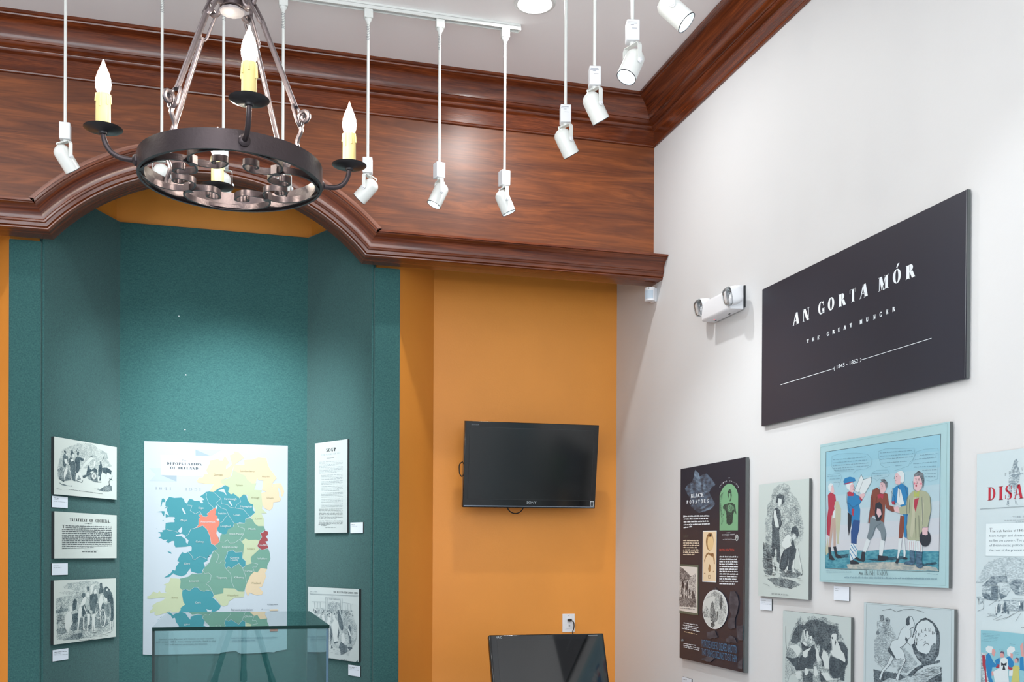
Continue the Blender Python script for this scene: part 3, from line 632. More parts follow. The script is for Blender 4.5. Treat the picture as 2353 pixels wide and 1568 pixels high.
# ------------------------------------------------------------------ flat printed boards
def pts(s, fr=None):
    out = []
    for q in s.split():
        a, b = q.split(','); a = float(a); b = float(b)
        out.append((fr[0]+a/fr[2], fr[1]+b/fr[2]) if fr else (a, b))
    return out
class Board:
    """a rectangular printed board lying on a plane; print is traced onto its front face"""
    def __init__(s, P0, U, N, corners, t, name, label, cat, group=None, face=(220, 228, 224), edge=None, fm=None, outline=None, bevel=0, gap=0.0):
        s.P0 = Vector(P0)+Vector(N)*(t+gap); s.U = Vector(U); s.N = Vector(N); s.V = Vector((0, 0, 1)); s.k = 0
        uv = [s.uv(*c) for c in corners]
        s.u0 = (uv[0][0]+uv[3][0])/2; s.u1 = (uv[1][0]+uv[2][0])/2; s.v1 = (uv[0][1]+uv[1][1])/2; s.v0 = (uv[2][1]+uv[3][1])/2
        if cat: s.root = thing(name, s.at((s.u0+s.u1)/2, s.v0, 0), label, cat, group)
        poly = outline and [s.uv(*c) for c in outline] or [(s.u0, s.v0), (s.u1, s.v0), (s.u1, s.v1), (s.u0, s.v1)]
        fm = fm or mat('print_%d_%d_%d' % face, face, .55)
        mb = MB(); mb.prism(poly, lambda a, b, k: s.P0 + s.U*a + s.V*b - s.N*t*k)
        n = len(poly)-2; mb.m = [0]*n + [1]*(len(mb.f)-n)
        mb.build('board', [fm, edge or M_EDGE], s.root, smooth=0)
        s.acc = {}
    def at(s, u, v, z): return s.P0 + s.U*u + s.V*v + s.N*z
    def uv(s, x, y):
        p = onplane(x, y, s.P0, s.N) - s.P0; return (p.dot(s.U), p.z)
    def _add(s, uvs, faces, M, part):
        s.k += 1; z = .00025 + s.k*.000035; mb, ms = s.acc.setdefault(part, (MB(), []))
        if M not in ms: ms.append(M)
        mb.add([s.at(u, v, z) for u, v in uvs], faces, ms.index(M))
    def poly(s, p, M, fr=None, part='printed_picture', jag=0):
        if isinstance(p, str): p = pts(p, fr)
        if jag:
            q = []
            for i, a in enumerate(p):
                b = p[(i+1) % len(p)]; n = max(1, int(math.hypot(a[0]-b[0], a[1]-b[1])/2.2))
                for j in range(n):
                    f = j/n; q.append((a[0]+(b[0]-a[0])*f+random.uniform(-jag, jag), a[1]+(b[1]-a[1])*f+random.uniform(-jag, jag)))
            p = q
        uv = [s.uv(*c) for c in p]; uv = [(min(max(u, s.u0+.001), s.u1-.001), min(max(v, s.v0+.001), s.v1-.001)) for u, v in uv]
        tr = tessellate_polygon([[Vector((a, b, 0)) for a, b in uv]]); s._add(uv, [tuple(t) for t in tr], M, part)
    def polys(s, txt, M, fr=None, part='printed_picture', jag=0):
        for q in txt.strip().split('\n'):
            if q.strip(): s.poly(q, M, fr, part, jag)
    def line(s, p, M, wpx=1, fr=None, part='printed_picture', closed=False):
        if isinstance(p, str): p = pts(p, fr)
        if closed: p = p + [p[0]]
        vs = []; fs = []
        for a, b in zip(p, p[1:]):
            d = math.hypot(b[0]-a[0], b[1]-a[1]) or 1; nx, ny = -(b[1]-a[1])/d*wpx/2, (b[0]-a[0])/d*wpx/2; ex, ey = (b[0]-a[0])/d*wpx*.3, (b[1]-a[1])/d*wpx*.3
            k = len(vs); vs += [s.uv(a[0]+nx-ex, a[1]+ny-ey), s.uv(a[0]-nx-ex, a[1]-ny-ey), s.uv(b[0]-nx+ex, b[1]-ny+ey), s.uv(b[0]+nx+ex, b[1]+ny+ey)]; fs.append((k, k+1, k+2, k+3))
        vs = [(min(max(u, s.u0+.001), s.u1-.001), min(max(v, s.v0+.001), s.v1-.001)) for u, v in vs]
        s._add(vs, fs, M, part)
    def lines(s, txt, M, wpx=1, fr=None, **k):
        for q in txt.strip().split('\n'):
            if q.strip(): s.line(q, M, wpx, fr, **k)
    def oval(s, cx, cy, rx, ry, M, fr=None, part='printed_picture', n=24, rot=0, jag=0):
        c, q = cos(radians(rot)), sin(radians(rot)); P = []
        for i in range(n):
            a = 2*pi*i/n; x, y = rx*cos(a)*(1+random.uniform(-jag, jag)), ry*sin(a)*(1+random.uniform(-jag, jag)); P.append((cx+x*c-y*q, cy+x*q+y*c))
        if fr: P = [(fr[0]+a/fr[2], fr[1]+b/fr[2]) for a, b in P]
        s.poly(P, M, None, part)
    def text(B, txt, a, b, hpx, M, fr=None, font='plain', part='lettering', **g):
        """baseline from pixel a to pixel b, hpx the capital height in pixels at a"""
        if fr: a = (fr[0]+a[0]/fr[2], fr[1]+a[1]/fr[2]); b = (fr[0]+b[0]/fr[2], fr[1]+b[1]/fr[2]); hpx = hpx/fr[2]
        ua, va = B.uv(*a); ub, vb = B.uv(*b); h = B.uv(a[0], a[1]-hpx)[1]-va; v = (va+vb)/2 if abs(va-vb) < h else va
        if font == 'plain':
            vs, fs = plain_text(txt); B._add([(ua+x*(ub-ua), v+y*h) for x, y in vs], fs, M, part)
        else:
            sp = g.pop('space', .12); x = 0; Q = []
            for c in txt:
                P, w_ = serif_glyph(c, **g)
                Q += [[(px+x, py) for px, py in q] for q in P]; x += w_+sp
            x -= sp; k = (ub-ua)/x; vs = []; fs = []
            for q in Q:
                n = len(vs); vs += [(ua+px*k, v+py*h) for px, py in q]; fs.append(tuple(range(n, n+len(q))))
            B._add(vs, fs, M, part)
    def script(s, rows, M, hpx=1.6, fr=None, part='lettering', fill=.8, wob=.25):
        """small illegible copy: rows of (x0, y0, x1, y1) broken into letter-like dashes"""
        vs = []; fs = []
        for r in rows:
            x0, y0, x1, y1 = r
            if fr: x0, x1 = fr[0]+x0/fr[2], fr[0]+x1/fr[2]; y0, y1 = fr[1]+y0/fr[2], fr[1]+y1/fr[2]
            L = x1-x0; x = 0
            while x < L:
                wd = random.uniform(2.2, 8.5); e = min(x+wd, L); q = x
                while q < e:
                    lw = random.uniform(.45, .95); f = q/L; yy = y0+(y1-y0)*f; hh = hpx*random.choice((.65, .65, .7, 1.0))
                    k = len(vs); a = x0+q; b = min(x0+q+lw*fill, x0+e)
                    vs += [s.uv(a, yy), s.uv(b, yy), s.uv(b, yy-hh), s.uv(a, yy-hh)]; fs.append((k, k+1, k+2, k+3)); q += lw
                x = e+random.uniform(.8, 1.5)
        if vs: s._add(vs, fs, M, part)
    def done(s):
        for part, (mb, ms) in s.acc.items(): mb.build(part[0] if isinstance(part, tuple) else part, ms, s.root, smooth=0, recalc=False)
U_R = (0, -1, 0); N_R = (-1, 0, 0)
def rightboard(c, t, *a, **k): return Board((W, 0, 0), U_R, N_R, c, t, *a, **k)
A_ = Vector((-.912, 5.806, 0)); B_ = Vector((-.600, 6.396, 0)); UL = (B_-A_).normalized(); NL = Vector((UL.y, -UL.x, 0))
C_ = Vector((.470, 6.396, 0)); D_ = Vector((.780, 5.806, 0)); UR2 = (D_-C_).normalized(); NR2 = Vector((UR2.y, -UR2.x, 0))
def leftboard(c, t, *a, **k): return Board(A_, UL, NL, c, t, *a, **k)
def nicheboard(c, t, *a, **k): return Board(C_, UR2, NR2, c, t, *a, **k)
INK = (46, 60, 70)
def tones(nm, paper, ink=INK): return [inkmat('%s_tone_%d' % (nm, i), paper, ink, v) for i, v in enumerate((.06, .28, .58, .86, 1.0))]
K_INK = mat('ink', (48, 58, 66), .6); K_BLACK = mat('black_ink', (26, 30, 34), .6); K_WHITE = mat('white_print', (232, 240, 246), .5); K_GREY = mat('grey_ink', (128, 142, 150), .6)

# ------------------------------------------------------------------ black title sign
M_SIGN = mat('black_sign_face', (46, 48, 58), .42, spec=.4)
b = rightboard([(1752.6, 666.7), (2223.7, 432.6), (2219.7, 868.6), (1748.9, 981)], .013, 'title_sign', 'large black sign reading AN GORTA MÓR on the white wall', 'sign', fm=M_SIGN, edge=M_EDGE, gap=.006)
fr = (1740, 420, 2.704)
def word(b, letters, M, fr, h0, h1, **g):
    """letters: (char, x, y, w) in zoom pixels; h grows from h0 to h1 along the word"""
    n = len(letters)
    for i, (c, x, y, w_) in enumerate(letters):
        h = h0+(h1-h0)*(x-letters[0][1])/max(1, letters[-1][1]-letters[0][1]); b.text(c, (x, y), (x+w_, y-w_*g.get('sl', 0)), h, M, fr, 'serif', part=(('letter', g['key']+str(i)) if g.get('key') else 'lettering'), T=g.get('T', .24), t=g.get('t', .05), s=g.get('s', .06), st=g.get('st', .03))
word(b, [('A', 221, 890, 38), ('N', 282, 866, 42), ('G', 379, 824, 38), ('O', 439, 800, 40), ('R', 505, 776, 46), ('T', 575, 749, 38), ('A', 636, 724, 50), ('M', 752, 678, 62), ('Ó', 843, 634, 50), ('R', 923, 606, 58)], K_WHITE, fr, 74, 88, sl=.38, T=.24, key='a')
word(b, [('T', 308, 999, 13), ('H', 342, 989, 13), ('E', 375, 978, 12), ('G', 433, 955, 14), ('R', 468, 943, 15), ('E', 503, 930, 12), ('A', 536, 917, 15), ('T', 575, 903, 14), ('H', 638, 882, 16), ('U', 677, 867, 16), ('N', 722, 852, 14), ('G', 761, 836, 15), ('E', 803, 820, 13), ('R', 841, 805, 17)], K_WHITE, fr, 24, 31, sl=.35, T=.26, key='b', t=.10, s=.05, st=.09)
b.line('148,1256 480,1155', K_WHITE, 1.1, fr, part='lettering'); b.line('648,1102 1084,967', K_WHITE, 1.1, fr, part='lettering')
b.text('1845 - 1852', (496, 1157), (628, 1117), 23, K_WHITE, fr)
b.line('483,1144 479,1149 480,1155 478,1160 482,1168', K_WHITE, 1, fr, part='lettering'); b.line('641,1091 646,1095 647,1102 645,1108 641,1115', K_WHITE, 1, fr, part='lettering')
b.line('1303,38 1292,1212', mat('pale_edge_line', (150, 156, 160), .4), .8, fr); b.done()

# ------------------------------------------------------------------ BLACK POTATOES panel
b = rightboard([(1565.3, 1076), (1714, 1053.5), (1710, 1549.1), (1560.2, 1510)], .018, 'exhibit_panel', 'tall dark exhibit panel headed BLACK POTATOES on the white wall', 'sign', fm=mat('charcoal_panel', (43, 44, 55), .42), edge=M_EDGE, gap=.006)
P1 = (1555, 1060, 6.2706); P2 = (1555, 1300, 6.2706)
s1 = inkmat('smoke_1', (48, 48, 56), (98, 118, 140), .5, 60); s2 = inkmat('smoke_2', (56, 64, 78), (130, 152, 172), .55, 60); s3 = inkmat('smoke_3', (48, 46, 54), (84, 82, 90), .6, 40)
b.poly('120,400 160,340 220,300 260,200 300,180 340,220 380,190 430,180 480,230 540,300 560,340 500,390 470,450 500,520 560,620 500,690 420,720 320,745 250,700 190,640 210,560 150,470', s1, P1, jag=.5)
b.polys('''250,170 270,125 290,150 320,170 330,230 355,290 350,420 320,430 280,400 270,330 290,250 255,210
380,310 400,295 408,340 430,390 445,450 400,450 385,400
195,350 215,330 230,400 240,450 200,460
210,640 240,620 225,660
330,690 400,630 440,640 380,690
310,740 420,690 510,660 480,700 340,745''', s2, P1, jag=.35)
b.text('BLACK', (205, 530), (390, 518), 58, K_WHITE, P1, 'serif', T=.2, t=.08, st=.08, space=.05)
x = 144
for i, c in enumerate('POTATOES'): b.text(c, (144+i*41.5, 620-i*2.2), (144+i*41.5+24, 619-i*2.2), 54+i*.8, K_WHITE, P1, 'serif', T=.2, t=.12, s=.05, st=.09)
g = mat('sage_print', (118, 168, 130), .5)
b.poly('620,1000 622,490 640,440 670,385 710,345 750,325 790,330 830,360 865,410 885,470 888,500 884,998', g, P1)
gt = tones('sage', (118, 168, 130), (36, 44, 44))
b.polys('''735,450 755,410 775,405 790,440 795,500 785,560 770,590 755,540 735,500''', gt[3], P1, jag=.2)
b.polys('''750,470 775,465 780,530 768,570 752,520''', g, P1)
b.polys('''665,650 700,620 740,615 760,600 800,600 840,630 850,690 865,780 830,720 820,760 800,900 760,930 720,900 715,760 700,700 680,780 660,800 700,700 670,690''', gt[3], P1, jag=.5)
b.polys('''735,650 770,620 820,650 830,690 790,740 750,740''', gt[1], P1, jag=.3)
b.polys('''718,760 760,780 815,760 805,890 780,905 720,890''', gt[4], P1, jag=.4)
b.polys('''630,500 660,460 680,430 660,520 640,600 650,700 665,800 690,850 640,940 650,860 630,700''', gt[1], P1, jag=.6)
for i, c in enumerate('QUEENS WALTZES'):
    a = radians(152 - i*9.6); x = 757+150*cos(a); y = 455-160*sin(a); 
    if c != ' ': b.text(c, (x-5, y), (x+6, y), 16, K_WHITE, P1)
b.line('750,244 770,243', K_WHITE, .8, P1)
b.script([(720, 1038, 775, 1038)], K_WHITE, 1.6, P1); b.text('CHARLES D ALBERT', (655, 1072), (842, 1066), 16, K_WHITE, P1)
b.script([(725, 1084, 765, 1084), (695, 1116, 808, 1116), (668, 1136, 838, 1136)], K_WHITE, 1.0, P1); b.oval(870, 1105, 22, 48, mat('medal', (190, 196, 196), .5), P1); b.oval(870, 1105, 14, 34, K_BLACK, P1); b.oval(870, 1100, 9, 20, mat('medal', (190, 196, 196), .5), P1)
b.script([(104+(0 if k else 0), 805+k*41, x1, 800+k*38) for k, x1 in enumerate((475, 455, 462, 482, 225))], K_WHITE, 3.6, P1, fill=.9)
b.text('B', (100, 818), (118, 817), 36, K_WHITE, P1)
b.text('BLIGHT', (104, 1100), (172, 1098), 30, mat('dim_grey_green', (98, 104, 98), .5), P1)
b.script([(98, 1155+k*33.5, x1, 1157+k*33.5) for k, x1 in enumerate((320, 325, 332, 305, 325, 330, 262))], mat('cream_print', (226, 214, 192), .5), 3.3, P1, fill=.9)
b.text('BRITISH REACTION', (620, 1300), (832, 1302), 36, mat('coral_print', (196, 84, 78), .5), P1)
b.script([(620, 1388+k*35.3, x1, 1390+k*35.6) for k, x1 in enumerate((888, 872, 885, 888, 885, 880, 885, 888, 878, 872, 885, 838))], K_WHITE, 3.3, P1, fill=.9)
cr = mat('cream_plate', (232, 210, 176), .5)
b.poly('382,1005 581,1002 575,1750 374,1740', K_WHITE, P1); b.poly('388,1018 574,1015 568,1738 380,1728', cr, P1)
tn = mat('potato_tan', (204, 168, 118), .5); br = inkmat('potato_brown', (204, 168, 118), (120, 82, 50), .6, 90)
b.oval(482, 1165, 56, 130, br, P1); b.oval(492, 1180, 44, 112, mat('potato_light', (226, 196, 146), .5), P1); b.oval(488, 1066, 36, 30, br, P1, jag=.1); b.oval(488, 1068, 10, 16, K_BLACK, P1)
b.polys('430,1340 460,1318 500,1330 535,1325 550,1400 555,1480 545,1490 530,1390 500,1370 480,1360 470,1340 440,1360 415,1420 410,1480 402,1430\n470,1480 490,1500 495,1560 480,1600 465,1560', br, P1, jag=.2)
b.oval(477, 52, 18, 42, br, P2); b.line('463,140 488,140 488,188 463,188', br, .8, P2, closed=True); b.script([(400, 120, 418, 120), (528, 96, 545, 96)], br, 3, P2)
b.poly('42,1485 320,1500 318,1960 316,2226 42,2190', mat('frame_green', (96, 106, 92), .5), P1); b.poly('44,1512 306,1532 300,2196 40,2152', mat('plate_white', (222, 218, 212), .5), P1)
nt = tones('plate', (222, 218, 212), (42, 34, 36)); b.poly('44,1518 90,1540 150,1600 215,1660 280,1620 290,2110 40,2100', nt[1], P1, jag=.3)
b.poly('46,1518 90,1545 150,1605 210,1665 180,1710 60,1740 46,1720', nt[2], P1, jag=.3)
for k in range(26):
    x = 50+random.random()*230; y = 1740+random.random()*200; b.poly([(P1[0]+(x+dx)/P1[2], P1[1]+(y+dy)/P1[2]) for dx, dy in ((-8, 0), (0, -28), (9, 0), (11, 50), (2, 95), (-10, 60))], nt[random.choice((3, 4, 4, 0))], jag=.3)
b.poly('44,1960 290,1990 288,2110 44,2080', nt[2], P1, jag=.5); b.script([(60, 2122, 270, 2142)], K_INK, 1.4, P1)
ov = mat('oval_paper', (206, 212, 210), .5); b.oval(562, 634, 181, 283, K_WHITE, P2, n=40); b.oval(562, 634, 176, 278, ov, P2, n=40)
ot = tones('oval', (206, 212, 210), (52, 58, 62))
b.polys('''430,480 560,365 650,420 720,600 725,720 640,640 600,480 540,440
400,640 440,580 480,660 480,760 420,740''', ot[1], P2, jag=.8)
b.polys('''500,560 525,510 545,560 570,680 590,800 560,820 500,800 485,700
640,430 660,430 650,560 660,620 640,640 620,560
590,660 620,640 600,780 580,800
390,660 420,650 410,700 440,740 400,740''', ot[2], P2, jag=.7)
b.polys('''640,480 665,460 675,520 655,610 635,600
500,830 540,800 560,860 530,900 500,880
520,520 532,512 538,545 525,560''', ot[3], P2, jag=.5)
b.polys('''560,480 590,470 615,520 610,620 570,640 555,560\n610,620 680,640 700,760 660,860 600,840''', ot[0], P2, jag=.4)
b.polys('''780,380 840,370 890,440 905,560 880,690 850,760 850,900 790,920 740,880 760,780 800,720 770,640 765,500
870,870 960,860 965,1080 900,1080 880,1000
720,1060 780,1010 850,1040 870,1120 730,1110
520,350 560,315 600,340 560,350
440,960 560,940 600,1040 460,1060
340,1350 480,1300 560,1340 480,1400
900,1400 960,1330 950,1500 890,1480''', s3, P2, jag=.9)
b.script([(110, 835, 313, 868), (100, 865, 325, 900), (122, 893, 302, 924), (80, 910, 345, 962)], K_WHITE, 2.6, P2, fill=.9); b.script([(115, 960, 308, 1000)], cr, 2.0, P2)
b.script([(108, 1130, 285, 1160), (108, 1158, 340, 1200), (108, 1180, 335, 1228)], K_WHITE, 2.4, P2); b.script([(75, 1090, 118, 1092)], K_GREY, 5, P2)
bl = mat('blue_print', (72, 122, 160), .5)
b.text('POTATOES WERE SO DISEASED & ROTTEN', (370, 1170), (880, 1275), 108, bl, P2, part='lettering'); b.text('THAT EVEN PIGS DECLINED TO EAT THEM', (370, 1285), (875, 1405), 98, bl, P2)
b.line('983,0 973,1560', mat('cyan_edge', (120, 160, 162), .4), .6, P2); b.done()

# ------------------------------------------------------------------ engraving of two standing figures
PAP = (190, 202, 200)
T1 = tones('sagepaper', PAP)
b = rightboard([(1744, 1114.9), (1860.2, 1099.6), (1857.1, 1378.1), (1741.8, 1370.3)], .013, 'picture_board', 'narrow grey engraving of a standing boy and a crouching girl, right of the dark panel', 'picture', face=PAP, gap=.006)
f = (1735, 1090, 5.229)
b.polys('''200,260 230,170 290,130 350,105 410,130 440,230 500,300 550,400 560,520 585,650 570,800 480,880 330,900 130,860 120,560 160,480 140,380 190,320''', T1[0], f, jag=1.2)
b.polys('''210,250 290,150 390,160 440,290 520,420 550,600 560,760 520,760 500,640 430,700 330,800 310,680 330,440 340,300 300,230 250,260 230,380 215,500 140,560 150,420 200,340''', T1[1], f, jag=1.0)
b.polys('''95,820 200,850 210,1000 260,1150 210,1180 110,1140 90,1040 100,960
290,1150 480,1130 570,1210 480,1250 300,1230
150,1260 300,1240 480,1290 550,1330 430,1380 250,1340
100,1150 220,1170 200,1220 120,1200''', T1[2], f, jag=1.1)
b.polys('''262,260 300,228 345,260 352,330 325,385 322,310 280,290 275,345 252,350
240,410 262,400 300,440 312,540 328,590 300,650 285,690 250,700 210,680 200,600 215,500 222,440
205,680 250,665 290,690 300,860 300,1000 296,1080 262,1050 258,900 240,900 240,960 225,1010 200,980''', T1[3], f, jag=.45)
b.polys('''432,700 450,640 480,620 515,650 528,720 508,780 495,740 470,760 440,730
345,920 400,880 460,780 480,880 500,900 470,1040 430,1150 330,1160 290,1130 310,1000''', T1[4], f, jag=.6)
b.polys('''282,290 320,300 318,350 300,395 284,380 278,330
225,440 248,430 262,500 285,600 290,640 250,640 232,560 222,500
455,710 490,725 490,770 465,790 448,760
320,830 370,760 420,780 440,860 370,900 330,870
335,790 400,720 440,760 400,830
205,1010 225,1010 235,1150 250,1200 220,1215 212,1120
268,1060 285,1060 295,1170 330,1190 280,1190
355,1160 395,1100 410,1000 395,1150 370,1190
455,1050 475,1020 470,1150 495,1190 450,1180
510,890 530,890 575,1180 545,1120''', mat('sage_paper_light', (202, 213, 212), .55), f)
b.polys('''125,670 150,665 165,700 200,720 195,800 160,830 130,780 145,720''', T1[1], f, jag=.5)
b.lines('''228,430 222,520 232,600 240,660
300,440 330,560 310,640
460,720 480,735
520,890 575,1190 560,1220
360,900 330,1000 300,1120
400,900 380,1100''', K_INK, .7, f)
for k in range(90):
    x = random.uniform(100, 560); y = random.uniform(1000, 1360) if random.random() < .6 else random.uniform(830, 1180); 
    if x > 230 and y < 1120: x = random.uniform(95, 200)
    b.line([(f[0]+x/f[2], f[1]+y/f[2]), (f[0]+(x+random.uniform(25, 60))/f[2], f[1]+(y+random.uniform(5, 25))/f[2])], K_INK, random.uniform(.3, .7))
b.text('BOY AND GIRL AT CAHERA.', (210, 1447), (412, 1460), 16, K_INK, f); b.done()

# ------------------------------------------------------------------ coloured cartoon of five men
CP = (162, 196, 202)
b = rightboard([(1884.9, 1022.8), (2182.5, 968.6), (2179.9, 1352.3), (1882.6, 1337.4)], .013, 'picture_board', 'large pale blue coloured cartoon of five men titled An IRISH UNION', 'picture', face=CP, gap=.006)
f = (1870, 960, 3.824)
def cm(n, c): return mat('tint_'+n, tuple(v*.93 for v in c), .55)
b.line('60,262 1172,50 1158,1478 58,1428', cm('rule', (140, 178, 180)), .5, f, closed=True)
sky = [(150, 203, 222), (158, 206, 223), (168, 208, 222), (180, 210, 222), (192, 212, 222), (202, 212, 222), (206, 212, 220)]
for i, c in enumerate(sky):
    t0, t1 = i/7, (i+1)/7; yl0, yl1 = 302, 1215; yr0, yr1 = 145, 1170
    b.poly([(f[0]+x/f[2], f[1]+y/f[2]) for x, y in ((108, yl0+(yl1-yl0)*t0), (1116, yr0+(yr1-yr0)*t0), (1112, yr0+(yr1-yr0)*t1), (104, yl0+(yl1-yl0)*t1))], cm('sky%d' % i, c))
sea = inkmat('tint_sea', (108, 170, 182), (44, 116, 138), .6, 120)
b.poly('102,1180 300,1165 480,1172 700,1155 900,1175 1104,1178 1102,1355 600,1330 104,1325', sea, f); b.poly('290,1290 420,1275 700,1270 960,1300 1080,1320 1100,1352 880,1340 300,1330', inkmat('tint_sand', (186, 186, 176), (120, 140, 146), .4, 120), f, jag=.4)
b.line('108,302 1116,145 1100,1358 102,1326', K_INK, .8, f, closed=True)
red, blu, nav, brn, tan, gry, skin, drk, crm, wht, olv = cm('red', (176, 62, 84)), cm('blue', (44, 130, 186)), cm('navy', (42, 82, 140)), cm('brown', (132, 76, 66)), cm('tan', (188, 166, 156)), cm('grey', (118, 136, 146)), cm('skin', (222, 190, 196)), cm('dark', (44, 54, 66)), cm('cream', (188, 192, 168)), cm('white', (216, 228, 232)), cm('olive', (170, 178, 152))
shd = inkmat('tint_shadow', (70, 120, 136), (30, 60, 76), .7, 120)
b.polys('''190,1215 310,1198 300,1230 210,1240
450,1245 560,1240 640,1230 780,1215 800,1245 560,1262
950,1290 1070,1268 1090,1285 960,1310''', shd, f, jag=.4)
# first man
b.polys('''125,680 150,655 190,680 196,730 180,780 185,830 165,880 150,960 140,1045 118,1030 116,900 130,800''', red, f)
b.polys('''185,740 215,735 240,800 238,900 220,1080 225,1110 205,1110 195,960 190,880
105,1160 125,1050 130,1190 108,1210''', crm, f)
b.polys('''158,860 190,850 195,960 195,1130 175,1135 172,960 150,1140 128,1140 140,1050''', tan, f)
b.polys('''128,1138 152,1138 158,1210 188,1250 170,1256 134,1246
172,1135 198,1132 208,1200 250,1225 245,1238 195,1232''', drk, f)
b.polys('''130,600 150,580 170,585 178,625 182,660 160,665 140,640''', skin, f); b.polys('''128,600 150,575 172,585 160,600 148,650 132,640\n168,840 192,790 190,880 165,885''', wht, f)
# second man
b.polys('''300,660 345,650 380,680 425,700 430,720 400,770 410,810 405,910 380,900 350,960 335,955 330,870 300,820 295,730''', blu, f)
b.polys('''296,658 320,648 355,665 350,690 300,690
405,695 430,700 425,735 405,720
335,800 360,805 350,870 335,850''', red, f)
b.polys('''350,900 408,905 400,990 380,1060 378,1110 330,1105 328,1000''', nav, f); b.polys('''300,830 335,860 330,950 310,1040 300,960''', drk, f)
b.polys('''320,1105 378,1112 380,1200 375,1240 325,1258 315,1180''', wht, f); b.lines('''330,1120 370,1180\n322,1150 372,1225\n322,1195 350,1250\n350,1115 378,1160''', blu, 1.6, f)
b.polys('''320,1258 345,1250 400,1275 398,1288 325,1290\n355,1240 380,1225 430,1255 412,1265''', drk, f)
b.polys('''300,580 340,565 358,600 360,640 345,660 315,650\n400,680 440,660 455,680 430,720 410,700''', skin, f)
b.polys('''285,590 320,565 345,575 320,600 318,640 295,625''', wht, f); b.polys('''263,560 275,535 320,520 360,530 370,555 340,570 290,588 270,588''', blu, f); b.line('268,585 345,566', red, 2, f)
b.polys('''362,640 420,500 440,540 400,660\n400,640 440,548 500,522 510,560 460,660 420,672''', wht, f); b.lines('''362,640 420,500 440,545 512,525 512,560 455,665\n440,545 395,665''', K_INK, .5, f)
# third man
b.polys('''520,640 560,615 600,650 650,670 665,770 720,790 735,825 690,828 640,800 630,760 620,930 600,920 580,880 520,860 500,930 482,930 500,790 505,700''', brn, f)
b.polys('''500,870 560,900 615,920 640,1020 630,1085 600,1080 590,1010 550,960 520,1050 490,1085 468,1060 490,980''', gry, f)
b.polys('''470,1060 500,1085 480,1140 460,1185 435,1180 450,1110\n592,1075 628,1085 618,1150 605,1215 578,1215 580,1140''', wht, f)
b.polys('''425,1180 450,1180 455,1250 440,1270 415,1262\n565,1210 600,1215 655,1220 658,1240 610,1262 565,1255\n545,760 580,740 605,770 610,850 590,905 555,910 540,860''', drk, f)
b.polys('''590,570 630,560 650,600 635,640 615,670 590,665 582,610\n560,800 590,805 600,850 575,880 555,840\n705,790 745,780 750,830 715,830''', skin, f); b.polys('''590,545 625,540 650,570 650,610 635,620 630,580 600,565''', inkmat('tint_hair', (150, 160, 166), (60, 66, 76), .6, 150), f); b.polys('''560,680 590,670 620,675 610,720 590,700 575,715''', red, f)
# fourth man
b.polys('''705,620 735,600 780,580 830,615 832,680 810,760 840,800 825,870 820,1060 800,1050 795,880 770,780 740,740 700,760 688,740''', blu, f)
b.polys('''765,860 800,870 795,1000 780,1060 750,1060 755,960''', brn, f); b.polys('''750,1065 780,1065 770,1150 745,1240 738,1235 745,1150\n785,1050 800,1050 812,1190 808,1230 795,1225\n735,740 760,770 800,760 770,640 745,620''', wht, f); b.polys('''718,1280 735,1240 758,1245 740,1285\n780,1240 800,1225 830,1235 820,1250''', drk, f)
b.polys('''725,490 765,480 785,540 760,590 725,585 715,530''', skin, f); b.polys('''735,480 775,465 800,490 798,560 780,578 765,560 770,520''', wht, f); b.polys('''688,740 712,735 720,762 695,765''', red, f)
# fifth man
b.polys('''860,660 890,640 950,640 1000,655 1030,700 1038,800 1020,900 1010,965 960,960 955,1080 890,1085 830,1070 820,960 840,850 780,850 750,840 760,790 820,770 830,700''', olv, f)
b.polys('''880,700 900,700 890,960 870,1060 850,1040\n960,700 975,760 965,940 950,900''', crm, f)
b.polys('''885,510 920,475 960,500 965,570 950,630 920,650 885,630 880,560\n960,970 1010,965 1008,1030 975,1035\n715,790 755,790 760,840 720,830''', skin, f); b.polys('''885,500 925,468 965,490 975,550 965,630 955,560 935,510 890,520''', inkmat('tint_hair', (150, 160, 166), (60, 66, 76), .6, 150), f)
b.oval(905, 600, 8, 10, red, f); b.oval(890, 580, 9, 9, cm('blush', (222, 130, 150)), f); b.oval(948, 582, 9, 9, cm('blush', (222, 130, 150)), f)
b.polys('''890,720 930,705 900,830 885,780''', red, f); b.polys('''885,640 905,665 935,640 930,700 905,690 885,710''', cm('yellowgreen', (176, 190, 110)), f)
b.polys('''832,1080 900,1080 900,1170 840,1170\n905,1085 955,1085 960,1180 905,1175''', wht, f); b.lines('''848,1090 850,1165\n866,1090 868,1165\n884,1090 884,1165\n920,1095 922,1172\n940,1095 942,1172''', red, .8, f)
b.polys('''848,1165 890,1170 895,1280 870,1298 800,1288 805,1270 850,1255\n905,1175 960,1180 955,1250 965,1310 940,1328 905,1310 898,1250''', inkmat('tint_boot', (92, 134, 160), (40, 62, 84), .55, 120), f)
b.oval(985, 1062, 50, 72, drk, f); b.polys('''958,975 1005,970 1008,1030 990,1035 975,1030 962,1030''', skin, f)
for x, y, r in ((342, 603, 3), (600, 585, 3.5), (622, 583, 3.5), (735, 520, 3.5), (905, 548, 4.5), (930, 548, 4.5), (165, 602, 2.5)): b.oval(x, y, r, r*1.1, drk, f, n=10)
b.lines('''590,572 608,570\n615,568 632,572\n600,620 618,618\n608,590 612,605 604,608\n352,596 364,615 354,622\n350,636 360,634\n722,512 712,535 722,540\n720,555 732,556\n896,536 912,534\n922,534 938,538\n914,560 916,580 906,580\n745,600 762,640 758,700\n300,740 350,790 400,760\n560,700 548,800\n520,700 530,800 560,850\n690,650 720,700 716,770\n850,720 846,840\n900,880 905,1060\n930,860 935,1050''', drk, .5, f)
